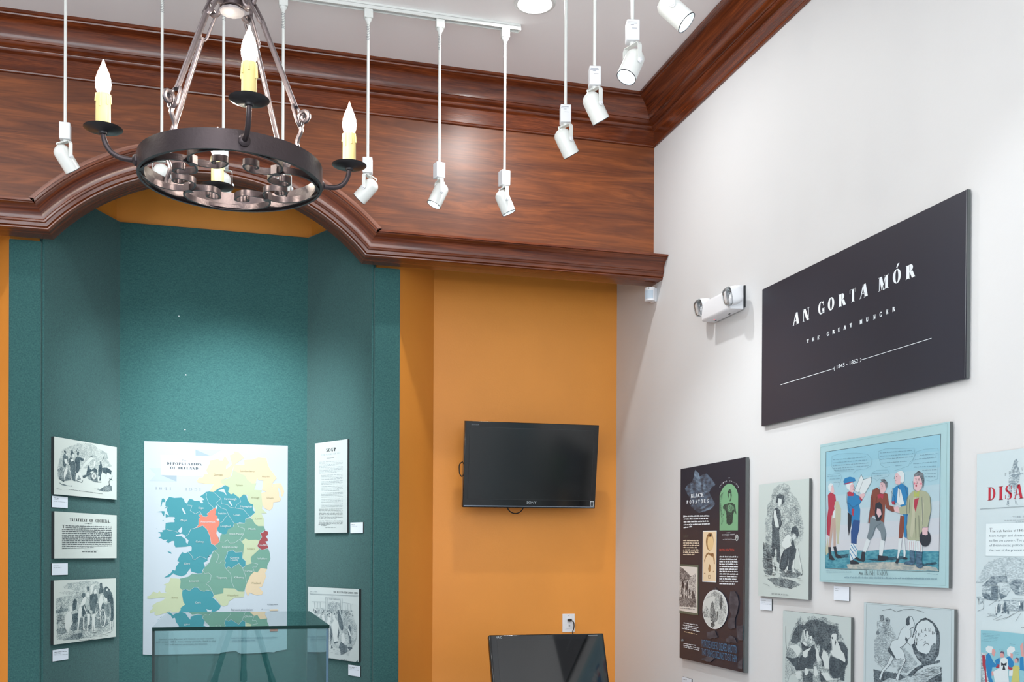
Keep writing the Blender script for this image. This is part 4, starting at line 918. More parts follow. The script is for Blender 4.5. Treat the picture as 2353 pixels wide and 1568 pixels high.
# outlines and speech balloons
ol = cm('outline', (70, 96, 112))
b.lines('''300,660 296,740 335,870\n510,700 505,790 482,930\n1030,700 1038,820 1010,965\n960,700 965,940\n830,700 820,960 830,1070\n560,615 520,640\n380,680 425,700\n125,680 118,1030\n800,580 832,680\n700,620 688,740\n600,930 550,960 520,1050\n640,1020 630,1085\n880,560 885,630 920,650\n582,610 590,665 615,670\n640,790 700,828''', ol, .6, f)
b.lines('''170,340 230,320 380,312 480,322 520,370 515,420 470,450 380,462 355,500
170,340 165,430 200,475 350,470
575,300 640,275 800,272 890,268 900,320 880,370 850,400 845,425 710,470
575,300 580,350 600,420 640,440 680,430
915,300 990,278 1100,270 1104,320 1098,540 1040,560 1000,555
915,300 880,380 860,410
512,490 560,465 660,460 676,495 660,520 600,530 560,560
512,490 520,530 560,545
130,505 240,490 255,520 245,560 225,610''', cm('balloon', (116, 160, 178)), .5, f)
b.script([(178, 375, 468, 350), (178, 402, 480, 376), (175, 428, 490, 402), (175, 452, 495, 426), (190, 468, 370, 458), (590, 315, 872, 292), (590, 345, 885, 320), (592, 372, 880, 348), (605, 405, 828, 388), (730, 428, 790, 420), (945, 335, 1098, 320), (900, 372, 1090, 352), (885, 410, 1092, 392), (890, 440, 1085, 430), (965, 468, 1090, 460), (985, 498, 1085, 495), (988, 525, 1085, 524), (525, 495, 662, 488), (540, 518, 612, 512), (125, 522, 240, 515), (150, 545, 240, 540), (185, 573, 240, 572), (120, 1345, 340, 1338), (120, 1362, 340, 1362), (1010, 1375, 1105, 1382)], cm('scriptink', (84, 118, 140)), 2.1, f, fill=.5)
b.text('An IRISH UNION!', (405, 1382), (690, 1386), 40, K_INK, f, 'serif', T=.12) if False else b.text('An', (405, 1384), (440, 1384), 30, K_INK, f)
b.text('IRISH', (455, 1385), (545, 1386), 40, K_INK, f, 'serif', T=.1, t=.03); b.text('UNION !', (565, 1387), (692, 1388), 40, K_INK, f, 'serif', T=.1, t=.03)
b.script([(280, 1412, 1095, 1425)], cm('scriptink', (84, 118, 140)), 4.5, f, fill=.45); b.done()

# ------------------------------------------------------------------ engraving: cabin interior
b = rightboard([(1800, 1403.8), (1956.7, 1420), (1953.2, 1640), (1797, 1610)], .013, 'picture_board', 'grey engraving of shawled women in a dark cabin, left of the boulder drawing', 'picture', face=(184, 197, 197), gap=.006)
f = (1790, 1390, 8.811); T2 = tones('cabin', (184, 197, 197))
b.polys('''200,780 220,640 300,480 340,380 420,300 440,230 480,300 500,320 570,330 580,250 700,230 800,270 900,250 1000,290 1040,350 1200,380 1220,560 1300,680 1340,800 1395,880 1395,1240 1350,1320 1320,1560 1000,1568 400,1568 340,1330 130,1110 130,1040 170,900''', T2[1], f, jag=1.0)
b.polys('''230,760 270,620 330,500 400,400 500,420 600,320 760,300 900,340 1000,400 1190,440 1210,700 1180,740 1070,620 1040,700 1060,900 1020,1040 980,960 890,900 800,800 760,860 700,700 600,620 480,500 440,740 330,800''', T2[3], f, jag=.9)
b.polys('''1190,740 1300,760 1390,900 1390,1200 1340,1300 1310,1540 1250,1540 1200,1400 1200,1150
130,1050 280,1090 400,1060 400,1200 460,1330 350,1330 250,1180
450,780 480,740 560,800 600,870 720,800 745,960 745,1060 780,1100 700,1200 700,1300 560,1300 440,1340 400,1180 420,1060 480,1010
1040,1030 1110,1060 1200,1100 1330,1160 1300,1300 1240,1480 1100,1500 1030,1400 1010,1200
830,1320 870,1380 930,1500 1000,1560 850,1568 830,1450
820,820 880,860 890,960 860,1060 900,1160 930,1240 880,1250 870,1130 810,1020 830,920''', T2[4], f, jag=.6)
b.polys('''470,1340 540,1400 620,1340 690,1420 690,1568 490,1568''', T2[3], f, jag=.6)
li = mat('cabin_light', (198, 209, 209), .55)
b.polys('''505,520 525,492 560,500 545,560 540,640 560,740 535,730 505,640
555,540 590,545 600,620 570,740 555,720 560,620
625,650 660,630 680,660 670,760 640,790 625,740
1055,640 1085,590 1150,585 1170,600 1165,720 1190,750 1240,860 1255,920 1320,1000 1350,1120 1340,1170 1200,1090 1100,1040 1050,960 1085,920 1075,760
480,960 520,930 590,900 650,860 640,900 590,960 580,1050 530,1075 485,1050
470,770 500,740 560,790 580,830 540,840
760,870 800,930 820,1060 870,1130 780,1170 750,1050
860,1060 900,930 960,960 1010,1060 1020,1300 930,1290 900,1140
200,860 260,810 380,820 440,880 440,960 380,1060 340,980 280,900
530,1290 570,1290 600,1380 560,1440 525,1420
720,1250 760,1260 800,1420 740,1460 700,1400
345,1350 440,1340 445,1500 380,1510 330,1430
850,1380 1000,1380 1050,1480 1180,1520 960,1540''', li, f, jag=.25)
b.polys('''130,1120 220,1200 320,1260 330,1400 260,1400 200,1460 190,1568 130,1568''', T2[0], f, jag=.8)
b.polys('''520,520 560,500 550,560 540,640 530,580\n1070,650 1095,660 1100,710 1075,690\n1150,720 1165,760 1140,840 1130,800\n640,700 655,690 655,740''', T2[4], f)
b.lines('''140,430 140,760 165,920\n390,280 400,700\n240,1260 270,1380 350,1420\n640,990 650,1120 620,1170\n440,1100 520,1180 600,1280\n1240,1100 1230,1440\n1300,1180 1280,1330\n760,1280 1010,1320''', K_INK, .5, f); b.done()

# ------------------------------------------------------------------ engraving: man pushing a boulder
b = rightboard([(1986.2, 1385.4), (2193.8, 1400.9), (2190, 1680), (1983, 1640)], .013, 'picture_board', 'grey drawing of a man pushing a boulder marked IRELAND up a slope', 'picture', face=(182, 198, 203), gap=.006)
f = (1960, 1370, 5.987); T3 = tones('boulder', (182, 198, 203))
b.line('185,110 1356,200 1350,1185', cm('rule2', (150, 170, 176)), .6, f); b.line('185,110 170,1185', cm('rule2', (150, 170, 176)), .6, f)
b.polys('''330,360 450,300 520,400 600,570 700,700 840,860 900,940 740,1000 400,960 300,900 290,620 340,540
290,1010 560,1050 800,1100 760,1160 640,1185 290,1185''', T3[0], f, jag=1.0)
b.polys('''340,370 420,340 510,410 590,580 540,600 430,520
340,560 400,600 480,690 450,740 380,660
290,800 480,880 430,1000 330,940
600,960 860,980 740,1060 600,1040''', T3[1], f, jag=.9)
b.polys('''285,1010 420,1040 640,1070 730,1120 640,1160 500,1130 400,1185 290,1185
740,1100 900,960 1200,880 1200,920 1000,960 900,1020 800,1120
960,1060 1220,980 1220,1185 860,1185''', T3[3], f, jag=.8)
b.polys('''800,1110 960,1020 1180,960 1220,1060 1120,1110 1000,1185 700,1185''', T3[0], f, jag=.8)
pw = mat('figure_paper', (190, 205, 210), .55)
b.poly('860,400 930,330 1000,300 1080,340 1140,400 1190,500 1195,640 1180,800 1120,900 1040,940 960,940 890,870 840,780 810,680 820,560 840,470', T3[3], f, jag=.4)
b.poly('880,400 950,345 1020,330 1090,380 1130,450 1150,560 1150,700 1100,800 1000,800 900,760 860,680 850,560', pw, f, jag=.5)
b.polys('''1080,690 1130,640 1160,720 1120,820 1060,900 960,900 880,830 860,760 950,830 1050,780''', T3[2], f, jag=.7)
b.polys('''735,430 700,425 660,480 620,595 540,620 505,710 520,830 470,940 400,1020 360,1140 385,1160 420,1050 520,940 560,860 620,880 655,860 700,900 640,1020 590,1130 620,1170 650,1060 730,890 700,760 650,710 690,690 740,640 800,680 840,660 880,500 860,480 820,580 800,560 800,470''', pw, f)
b.polys('''735,320 770,282 815,285 835,340 848,380 838,430 800,440 780,470 735,430 740,400''', pw, f)
b.lines('''735,430 700,425 660,480 620,595 540,620 505,710 520,830 470,940 400,1020 360,1140
560,860 620,880 655,860 730,890 640,1020 590,1130\n520,940 560,860\n385,1160 420,1050 520,940\n650,1060 730,890 700,760 650,710 690,690 750,640 760,600
800,440 838,430 848,380 835,340 815,285 770,282 735,320 735,400\n780,470 800,450\n800,470 800,560 760,600\n820,580 880,480 840,660 800,680 740,640\n370,275 400,265 430,280 425,330 400,350 375,330\n450,310 480,300 510,330 500,390 470,400 450,370
930,330 1000,300 1080,340 1140,400 1190,500 1195,640 1180,800 1120,900\n410,200 520,180 600,220 700,190 820,180 980,225''', K_INK, .75, f)
b.polys('''735,320 765,282 790,290 780,340 785,390 760,410 738,400\n500,690 540,760 600,870 560,850 510,790 480,760\n730,560 760,600 740,640 720,600''', T3[4], f, jag=.3)
b.oval(400, 300, 26, 38, T3[2], f); b.oval(480, 340, 26, 40, T3[2], f); b.oval(345, 510, 22, 30, T3[2], f)
for c, x, y, r in (('I', 875, 680, 0), ('R', 888, 625, 0), ('E', 915, 555, 0), ('L', 958, 505, 0), ('A', 1000, 482, 0), ('N', 1055, 490, 0), ('D', 1105, 530, 0)): b.text(c, (x-14, y), (x+18, y+2), 42, K_INK, f, 'serif', T=.1)
b.lines('''970,690 1000,655 1040,660 1050,680\n980,640 1000,620 1010,640\n930,610 960,600\n990,560 1005,535 1020,545''', K_INK, .8, f)
for k in range(60):
    x = random.uniform(820, 1200); y = random.uniform(980, 1180); b.line([(f[0]+x/f[2], f[1]+y/f[2]), (f[0]+(x+50)/f[2], f[1]+(y-random.uniform(-10, 26))/f[2])], K_INK, .4)
b.done()

# ------------------------------------------------------------------ large pale panel at the right edge
b = rightboard([(2245.0, 1050.9), (2640, 985), (2640, 1790), (2240, 1700)], .003, 'exhibit_panel', 'tall pale blue panel with red heading at the right edge of the photo', 'sign', face=(194, 210, 215), gap=.001)
f = (2203, 1020, 2.86); f8 = (2213, 1250, 4.929)
T4 = tones('prelude', (194, 210, 215), (70, 90, 104))
b.polys('''355,150 362,112 384,98 386,112 394,118 388,122 386,146 396,160 404,192 428,196 426,206 402,208 400,250 384,262 384,330 378,378 392,402 372,400 364,330 356,280 344,330 330,372 332,408 314,404 320,372 330,300 328,250 334,190''', T4[1], f)
for c, x, y in (('P', 303, 212), ('R', 330, 200), ('E', 357, 190), ('L', 386, 182), ('U', 414, 176), ('D', 442, 168), ('E', 470, 160)): b.text(c, (x, y), (x+11, y-2), 18, K_GREY, f, 'serif', T=.16, t=.06)
rd = mat('red_heading', (180, 44, 62), .5)
for c, x, y, w_, h in (('D', 190, 374, 52, 86), ('I', 262, 371, 30, 88), ('S', 305, 367, 48, 90), ('A', 362, 363, 64, 92), ('S', 438, 358, 50, 94), ('T', 498, 354, 62, 96), ('E', 570, 350, 58, 98), ('R', 640, 346, 70, 100)): b.text(c, (x, y), (x+w_, y-w_*.06), h, rd, f, 'serif', part=('letter', c+str(x)))
b.line('142,429 700,395', K_GREY, .7, f); b.line('142,433 700,400', K_GREY, .4, f)
b.text('THE IRISH FAMINE', (354, 485), (620, 478), 10, K_GREY, f); b.script([(303, 506, 640, 500), (375, 516, 560, 512)], K_GREY, 1.0, f)
b.poly('180,526 700,512 700,746 178,738', mat('pale_box', (214, 228, 232), .55), f); b.line('180,526 700,512 700,746 178,738', mat('box_rule', (186, 204, 210), .5), .6, f, closed=True)
b.text('T', (204, 581), (222, 581), 27, K_INK, f, 'serif', T=.2)
for i, (t_, x0_, x1_) in enumerate((('he Irish Famine of 1845 to 1852 caused death', 224, 640), ('from hunger and disease, and caused millions', 203, 640), ('to flee the country. The potato blight and years', 203, 648), ('of British social, political and economic policy', 203, 640), ('the root of the greatest tragedy in our history', 203, 640))):
    b.text(t_, (x0_, 580+i*31.5-(0 if i else 0)), (x1_, 575+i*33), 15, K_INK if i == 0 else mat('slate_ink', (92, 112, 124), .6), f)
b.polys('''150,440 240,260 300,200 420,160 560,150 690,170 900,200 900,560 690,420 600,400 500,440 300,380 220,440''', T4[0], f8, jag=1.0)
b.polys('''220,475 300,400 325,365 500,370 510,435 395,440 380,475 215,478
520,450 600,400 660,400 760,450 900,430 900,580 600,580 540,500''', T4[2], f8, jag=.5)
b.polys('''218,480 325,482 325,640 220,610\n400,480 420,460 420,600 400,630\n640,500 680,440 700,500 700,580 640,580''', T4[1], f8, jag=.4)
b.polys('''325,482 395,478 395,640 325,640\n440,560 470,490 500,560\n420,560 500,590 430,630\n220,560 300,570 330,640 230,620''', T4[3], f8, jag=.5)
b.polys('''470,440 500,440 540,520 500,580 470,560 430,540''', T4[0], f8, jag=.3); b.line('488,325 488,370', K_INK, .8, f8)
b.polys('''150,600 240,600 240,640 200,680 180,640\n330,660 400,640 690,640 690,760 520,760 460,640\n280,790 380,790 380,830 300,810''', T4[1], f8, jag=.6)
b.polys('''372,720 390,690 400,770 378,810
398,690 412,670 425,760 405,790
430,690 445,680 465,780 440,790
465,680 485,655 500,760 480,790 460,740
505,740 520,730 525,790 508,800
635,680 655,650 665,720 645,740\n665,670 682,660 684,750 668,740''', T4[4], f8, jag=.3)
b.polys('''378,705 386,700 392,770 380,790\n438,690 448,690 455,770 440,780\n640,660 650,655 655,700 642,700''', mat('prelude_light', (222, 232, 235), .55), f8)
b.lines('''170,765 240,735\n350,862 450,810\n380,870 520,830 580,790\n470,860 600,790 640,760\n270,830 390,800\n600,880 660,790\n180,620 185,690\n215,630 240,690 235,740\n300,700 390,640\n560,620 690,620''', K_INK, .5, f8)
b.script([(665, 950, 900, 950)], K_INK, 1.6, f8)
b.poly('208,980 350,988 690,1022 1100,1060 1100,1900 208,1800', cm('scene', (140, 196, 210)), f8); b.poly('210,1230 300,1250 330,1480 330,1900 210,1800', T4[1], f8)
b.script([(228, 1020, 425, 1030), (232, 1035, 430, 1048), (240, 1052, 405, 1065), (235, 1068, 400, 1082), (240, 1085, 395, 1098), (215, 1102, 395, 1116), (535, 1138, 600, 1145), (415, 1205, 470, 1210), (590, 1230, 655, 1240), (590, 1250, 640, 1258)], cm('scriptink', (84, 118, 140)), 1.2, f8, fill=.5)
b.polys('''225,1265 250,1260 268,1340 268,1450 280,1568 262,1568 250,1440 228,1380\n380,1370 430,1370 430,1410 380,1410\n520,1380 570,1410 560,1440 520,1420''', cm('crimson', (168, 60, 78)), f8)
b.polys('''268,1260 300,1238 325,1280 350,1340 400,1380 375,1400 340,1400 330,1450 330,1520 355,1580 300,1568 275,1450 262,1360
500,1290 540,1270 580,1340 580,1400 530,1400\n650,1290 690,1280 700,1440 650,1430\n370,1320 420,1290 430,1370 380,1370''', blu, f8)
b.polys('''265,1180 290,1158 340,1165 350,1200 330,1240 300,1240 268,1215\n505,1200 540,1160 590,1170 598,1210 560,1240 540,1280 510,1260''', wht, f8); b.polys('''340,1190 365,1195 378,1230 360,1278 335,1255 335,1215\n425,1250 445,1240 475,1250 470,1290 430,1290\n545,1240 575,1250 570,1300 545,1290\n655,1160 690,1110 700,1290 670,1270\n330,1450 350,1440 362,1490 335,1500\n590,1310 620,1300 628,1350 595,1350''', cm('face', (214, 160, 158)), f8)
b.polys('''423,1245 440,1218 475,1225 480,1270 465,1245 440,1238\n600,1300 620,1288 640,1300 635,1350 625,1310''', cm('dkhair', (110, 90, 110)), f8)
b.polys('''425,1350 440,1300 480,1288 515,1310 520,1370 522,1480 530,1568 408,1568 420,1440\n350,1450 420,1410 420,1568 370,1568''', wht, f8); b.polys('''440,1345 472,1360 505,1345 500,1385 478,1378 490,1430 455,1430 465,1378 442,1385''', drk, f8)
b.polys('''570,1400 590,1380 630,1380 655,1410 640,1440 650,1568 555,1568 575,1450''', cm('gown', (196, 196, 118)), f8); b.polys('''530,1440 575,1430 570,1500 530,1500''', wht, f8); b.done()

# ------------------------------------------------------------------ caption cards
def card(mk, c, label, fr=None, rows=(), side=M_EDGEB):
    if fr: c = [(fr[0]+x/fr[2], fr[1]+y/fr[2]) for x, y in c]
    b = mk(c, .006, 'caption_card', label, 'label', 'white caption cards beside the pictures', fm=M_CARD, edge=side)
    (x0_, y0_), (x1_, y1_) = c[0], c[1]; h = c[3][1]-c[0][1]; hr = c[2][1]-c[1][1]
    for k, (fy, fx) in enumerate(rows):
        M = K_INK if k == 0 else K_GREY; b.script([(x0_+(x1_-x0_)*.1, y0_+h*fy, x0_+(x1_-x0_)*fx, y0_+(y1_-y0_)*fx+(h+(hr-h)*fx)*fy)], M, 1.0 if k else 1.3)
    b.done()
L = (80, 980, 2.668)
card(leftboard, [(106, 426), (202, 434), (202, 502), (105, 497)], 'white caption card under the top engraving in the teal niche', L, ((.2, .45), (.32, .4), (.5, .9)))
card(leftboard, [(104, 840), (202, 842), (202, 912), (104, 912)], 'white caption card under the TREATMENT OF CHOLERA notice', L, ((.25, .45), (.38, .6)))
card(leftboard, [(110, 1370), (206, 1365), (205, 1433), (108, 1440)], 'white caption card under the engraving of the crowd at the cart', L, ((.25, .9), (.4, .5), (.5, .95)))
R_ = (660, 980, 2.6667)
card(nicheboard, [(387, 588), (464, 591), (464, 656), (387, 654)], 'white caption card to the right of the SOUP notice', R_, ((.25, .4), (.38, .55)))
card(nicheboard, [(374, 1463), (447, 1469), (447, 1535), (374, 1528)], 'white caption card at the lower right of the newspaper page', R_, ((.22, .7), (.33, .5), (.45, .9)))
card(rightboard, [(1746.2, 1375.5), (1773.5, 1377), (1773.5, 1403.5), (1746.2, 1402)], 'white caption card under the boy and girl engraving', None, ((.18, .5), (.35, .4), (.5, .9)))
card(rightboard, [(1915.8, 1347.5), (1951.3, 1349), (1951.3, 1382), (1915.8, 1379.5)], 'white caption card under the coloured cartoon', None, ((.2, .3), (.32, .3)))
card(rightboard, [(1567.5, 1557), (1589, 1559.5), (1589, 1588), (1567.5, 1584)], 'white caption card under the BLACK POTATOES panel, cut by the lower photo edge', None, ((.2, .5),))

# ------------------------------------------------------------------ left niche pictures
PW_ = (200, 208, 203)
TL_ = tones('niche', PW_, (36, 58, 68))
b = leftboard([(125, 1003.2), (269, 1028.7), (267.4, 1149.4), (123.5, 1135.5)], .018, 'picture_board', 'top engraving in the teal niche, men in top hats beside a horse cart', 'picture', face=PW_, edge=M_EDGEB)
f = (110, 990, 9.2235)
b.polys('''200,800 300,400 600,280 900,260 1100,400 1250,480 1280,600 1150,640 900,560 760,700 600,1000 300,1060 210,1000
740,800 1000,560 1280,640 1350,760 1100,800''', TL_[0], f, jag=.9)
b.polys('''205,820 300,760 320,860 420,800 470,900 560,850 600,900 700,960 700,1040 420,1060 330,1080 230,1020
830,960 1040,900 1060,1100 980,1090 850,1020
980,1225 1100,1240 1200,1180 1290,1150 1360,1180 1355,1280 1250,1300 1150,1290
230,1100 280,1120 420,1160 520,1175 500,1185 300,1160''', TL_[2], f, jag=.7)
b.polys('''335,430 350,420 380,425 380,470 410,475 340,490 325,540 310,600 315,700 330,760 370,790 390,720 430,680 430,600 420,540 385,530
470,490 490,480 488,420 520,410 540,470 555,490 520,500 490,540 450,600 440,640 440,720 470,740 470,830 500,960 530,1060 560,1075 590,1070 560,900 590,860 580,680 540,650 520,640''', TL_[3], f, jag=.4)
b.polys('''615,470 640,430 660,460 655,520 630,525 610,500
570,620 590,570 630,545 700,575 750,590 755,630 730,655 690,630 675,700 680,800 640,890 600,900 595,780 600,680 570,720
1100,655 1120,655 1135,700 1150,760 1150,860 1120,960 1120,1060 1085,1060 1065,940 1065,830 1085,740 1105,710
815,910 835,790 870,720 885,800 930,830 990,780 1045,840 1050,900 940,860 870,900 830,930
1150,790 1240,780 1310,820 1350,850 1335,940 1300,900 1250,890 1220,1030 1240,920 1160,880
730,960 900,900 930,910 780,1000 740,1000''', TL_[4], f, jag=.35)
lp = mat('niche_light', (208, 214, 210), .55)
b.polys('''345,600 400,600 420,690 380,710 350,660
340,880 395,760 420,800 400,900 380,940 350,1060 335,960
385,480 405,480 405,540 385,540
515,500 545,500 555,560 525,570
470,620 520,600 540,640 500,660
470,870 490,960 500,1060 480,1060
590,920 660,870 700,900 730,1040 700,1030 650,940 600,1060 580,1060
760,590 785,580 790,610 765,625
970,650 1010,640 1000,740 970,760
1080,960 1060,1070 1080,1070 1100,970''', lp, f)
b.oval(975, 965, 62, 85, TL_[3], f); b.oval(975, 965, 50, 70, lp, f)
for a in range(0, 180, 30): b.line([(f[0]+(975+50*cos(radians(a)))/f[2], f[1]+(965+70*sin(radians(a)))/f[2]), (f[0]+(975-50*cos(radians(a)))/f[2], f[1]+(965-70*sin(radians(a)))/f[2])], K_INK, .4, f)
b.lines('''235,1020 340,1085\n600,1060 720,1100 735,1060\n740,1000 900,930\n1300,1150 1290,1080 1330,1030 1300,1020\n1330,1030 1365,1050\n1345,1030 1360,960\n620,380 600,450\n870,570 960,530\n1150,640 1180,560\n1000,1090 1130,1090''', TL_[4], 1.1, f)
b.script([(180, 1236, 290, 1250), (445, 1250, 1165, 1345)], K_INK, 1.1, f); b.done()

b = leftboard([(125, 1177), (268.2, 1183.6), (267.8, 1282.5), (124.6, 1285)], .018, 'printed_notice', 'printed notice board headed TREATMENT OF CHOLERA in the teal niche', 'notice', face=PW_, edge=M_EDGEB)
f = (80, 980, 2.668)
word(b, [(c, 214+i*12.1, 583+i*.47, 10) for i, c in enumerate('TREATMENT OF CHOLERA.') if c != ' '], K_BLACK, f, 19, 18, T=.24, t=.06, st=.07, s=.07)
b.line('305,597 350,599', K_INK, .5, f); b.oval(327, 598, 4, 2, K_INK, f)
b.text('T', (167, 624), (182, 624), 19, K_BLACK, f, 'serif')
for i, (x0_, x1_) in enumerate(((188, 472), (188, 472), (166, 472), (166, 472), (166, 472), (166, 472), (166, 472), (166, 472), (166, 472), (166, 472), (166, 472), (166, 472), (166, 362))):
    y = 613+i*11.55; b.script([(x0_, y-.5, x1_, y+(7-i*1.05))], K_INK, 2.1, f, fill=.85)
b.line('300,757 385,759', K_INK, .5, f); b.script([(288, 771, 376, 773)], K_INK, 2, f); b.done()

b = leftboard([(123.9, 1334.2), (266.7, 1330), (266.3, 1464.3), (122.4, 1482.2)], .018, 'picture_board', 'lowest engraving in the teal niche, ragged crowd around a cart under clouds', 'picture', face=PW_, edge=M_EDGEB)
f = (110, 1320, 8.7118)
b.polys('''310,250 400,180 600,160 800,130 1000,150 1030,170 900,200 780,320 700,350 560,330 480,310 330,290
205,375 350,345 540,340 560,370 500,410 330,400
165,500 300,440 500,420 700,350 800,330 1000,180 1280,360 1320,520 1320,1000 1300,1130 900,1260 500,1320 180,1310 165,900''', TL_[0], f, jag=.8)
b.polys('''165,500 260,470 400,490 500,540 520,650 380,660 300,700 165,740
170,830 340,780 330,900 170,1010\n560,350 700,340 760,400 680,480 600,500 520,480
170,1060 330,1000 400,1180 520,1120 800,1100 980,1080 1230,1020 1280,1090 980,1180 900,1260 500,1310 170,1310
600,700 900,800 1000,560 1140,600 1240,560 1240,900 1000,1080 600,1100 480,1000''', TL_[1], f, jag=.9)
b.polys('''160,710 240,700 265,590 290,690 400,680 400,730 320,760 160,790
480,1000 600,900 740,860 960,850 1100,860 1180,900 1220,1000 1140,1060 900,1090 500,1140 440,1120
960,580 1140,600 1240,570 1230,860 1100,800 1090,900 960,860
200,860 300,820 240,950 170,1030
180,1100 340,1080 380,1180 240,1200 180,1180
500,1200 700,1180 640,1300 300,1330''', TL_[2], f, jag=.7)
b.polys('''510,520 540,490 575,520 580,600 560,700 500,740 490,650
680,400 705,370 745,390 750,450 700,480 675,450
775,270 800,240 835,270 835,330 790,350
1035,180 1080,175 1085,240 1110,300 1100,380 1010,400 1015,320 1040,270
1120,290 1160,240 1200,260 1280,380 1310,560 1310,900 1290,950 1250,930 1260,700 1240,560 1200,560 1150,480 1110,400
840,420 900,390 980,400 1000,500 960,620 940,760 850,720 830,600
690,640 740,600 780,760 700,860 670,800
780,700 830,740 850,800 790,800
900,700 940,730 960,800 890,790
490,800 600,780 590,950 510,1000 480,900
1080,560 1140,600 1110,800 1080,810''', TL_[3], f, jag=.5)
b.polys('''425,650 455,640 490,670 480,720 490,770 440,750
385,760 440,740 470,800 490,940 480,960 450,880 480,1000 430,1080 410,1150 430,1175 390,1170 345,1080 325,960 340,850
700,490 740,450 770,480 740,600 700,620 650,640 680,700 660,840 640,880 620,1000 610,1100 600,1140 585,1120 600,960 605,840 610,700 650,620
765,390 800,365 825,390 820,470 780,460
715,610 740,680 780,780 770,800 720,680
700,870 725,860 720,1080 745,1105 700,1110
780,800 830,790 840,840 830,1020 800,1020 790,1160 775,1150 785,1010 785,900
880,810 935,790 940,1000 930,1160 915,1160 910,1020 895,1160 880,1150 880,900
855,230 890,210 915,240 905,300 870,400 845,400 850,300
920,330 960,290 970,380 920,400
1040,430 1060,405 1085,430 1080,470 1110,540 1080,600 1040,740 1080,830 1030,830 1030,700 1010,600
950,790 1000,730 985,790 945,815
1170,290 1200,290 1190,340 1160,330\n1120,480 1180,480 1190,540 1140,560
1230,680 1250,620 1245,700 1235,780\n1240,940 1260,940 1255,1120 1240,1110\n1275,950 1295,950 1290,1110 1280,1120
960,870 1080,870 1000,890\n920,1250 1250,1130 1280,1140 1000,1240''', lp, f, jag=.15)
b.oval(1095, 880, 58, 185, lp, f); b.oval(1090, 880, 44, 165, TL_[2], f); b.line('1090,720 1090,1040', lp, .6, f); b.line('1050,800 1130,960', lp, .5, f); b.line('1050,960 1130,800', lp, .5, f)
for k in range(70):
    x = random.uniform(170, 1200); y = random.uniform(1080, 1290) if k % 3 else random.uniform(800, 1000); x = x if k % 3 else random.uniform(170, 320)
    b.line([(f[0]+x/f[2], f[1]+y/f[2]), (f[0]+(x+60)/f[2], f[1]+(y-random.uniform(-8, 20))/f[2])], random.choice((K_INK, lp)), .45)
b.script([(610, 1335, 915, 1302)], K_INK, 1.1, f); b.done()

# ------------------------------------------------------------------ right niche notices
b = nicheboard([(723, 1019.4), (798, 1010), (798, 1224.8), (723.7, 1225.6)], .014, 'printed_notice', 'tall narrow printed notice headed SOUP on the right side of the teal niche', 'notice', face=(190, 199, 198), edge=M_EDGEB)
f = (660, 980, 2.6667)
b.text('SOUP', (239, 158), (297, 153), 22, K_BLACK, f, 'serif', T=.24, t=.08, st=.08, space=.2); b.text('TO BE PROVIDED FOR SALE', (207, 180), (327, 173), 11, K_GREY, f, 'serif', T=.1)
b.line('242,196 288,193', K_INK, .5, f)
y = 215
for i in range(41):
    if i in (9, 13, 16, 20, 24, 27, 30, 38): y += 5
    x0_ = 195 if i < 9 or i > 29 else 210; s_ = 8-(y-215)*.021
    b.script([(x0_, y+s_*.9, 341-(random.random()*40 if i in (3, 8, 12, 15, 19, 37) else 0), y-s_*.2)], K_GREY if i < 30 else K_INK, 1.25, f, fill=.6); y += 8.6
b.script([(193, 602, 265, 601), (210, 610, 246, 609), (235, 621, 298, 620)], K_INK, 1, f); b.done()

b = nicheboard([(707.6, 1349.3), (825, 1354), (823.9, 1522.6), (707.6, 1507)], .016, 'newspaper_page', 'illustrated newspaper page behind the display case, crowd queuing at a doorway', 'picture', face=(190, 200, 200), edge=M_EDGEB)
f = (700, 1330, 6.5857); TN = tones('news', (190, 200, 200), (58, 74, 84))
word(b, [(c, 435+i*13.8, 218+i*.62, 11.5) for i, c in enumerate('THE ILLUSTRATED LONDON NEWS') if c != ' '], K_INK, f, 26, 26, T=.2, t=.09, st=.09)
b.text('Jan. 3, 1847.', (85, 205), (197, 207), 15, K_GREY, f); b.lines('80,228 812,258\n80,238 812,268', K_GREY, .5, f); b.text('No 1', (412, 278), (452, 280), 12, K_GREY, f); b.text('THE OFFICE', (372, 322), (530, 328), 20, K_GREY, f)
b.polys('''360,360 440,345 540,370 550,480 560,560 360,520
130,450 280,440 360,500 500,480 650,480 730,560 790,720 780,930 740,1010 600,1100 380,1000 280,660 160,560''', TN[0], f, jag=.8)
b.polys('''365,370 430,355 530,380 545,520 370,500
560,500 650,520 720,620 780,740 770,860 660,820 600,860 580,640
640,900 780,900 760,980 720,1020 660,1000''', TN[1], f, jag=.8)
b.polys('''500,480 525,475 545,550 575,640 590,750 570,800 530,740 510,640
480,620 510,700 530,830 500,980 450,990 440,850
520,1040 560,940 600,1000 640,1010 655,1100 600,1140 550,1150 540,1090
650,1040 720,1035 725,1060 680,1090
550,480 575,485 570,560 555,540
670,710 690,695 700,740 710,800 700,900 720,960 690,1000 670,900 655,800
385,700 400,720 430,860 410,900 400,1060 430,1050 400,1000''', TN[3], f, jag=.5)
b.polys('''350,640 355,580 390,500 410,540 400,620 370,700 340,680
420,700 440,640 430,560 460,545 465,600 500,640 520,700 500,880 510,950 450,960 430,860
560,850 585,820 605,870 620,940 600,990 560,960
655,780 670,760 690,800 710,880 690,870
255,520 280,505 300,560 310,640 270,620
140,460 165,440 190,480 180,520\n200,560 240,540 240,590''', mat('news_light', (198, 206, 206), .55), f, jag=.3)
for k in range(46):
    x = random.uniform(140, 740); y = 470+random.random()*110; b.oval(x, y, 9, 12, random.choice((TN[1], TN[2], TN[3])), f, n=8, jag=.2)
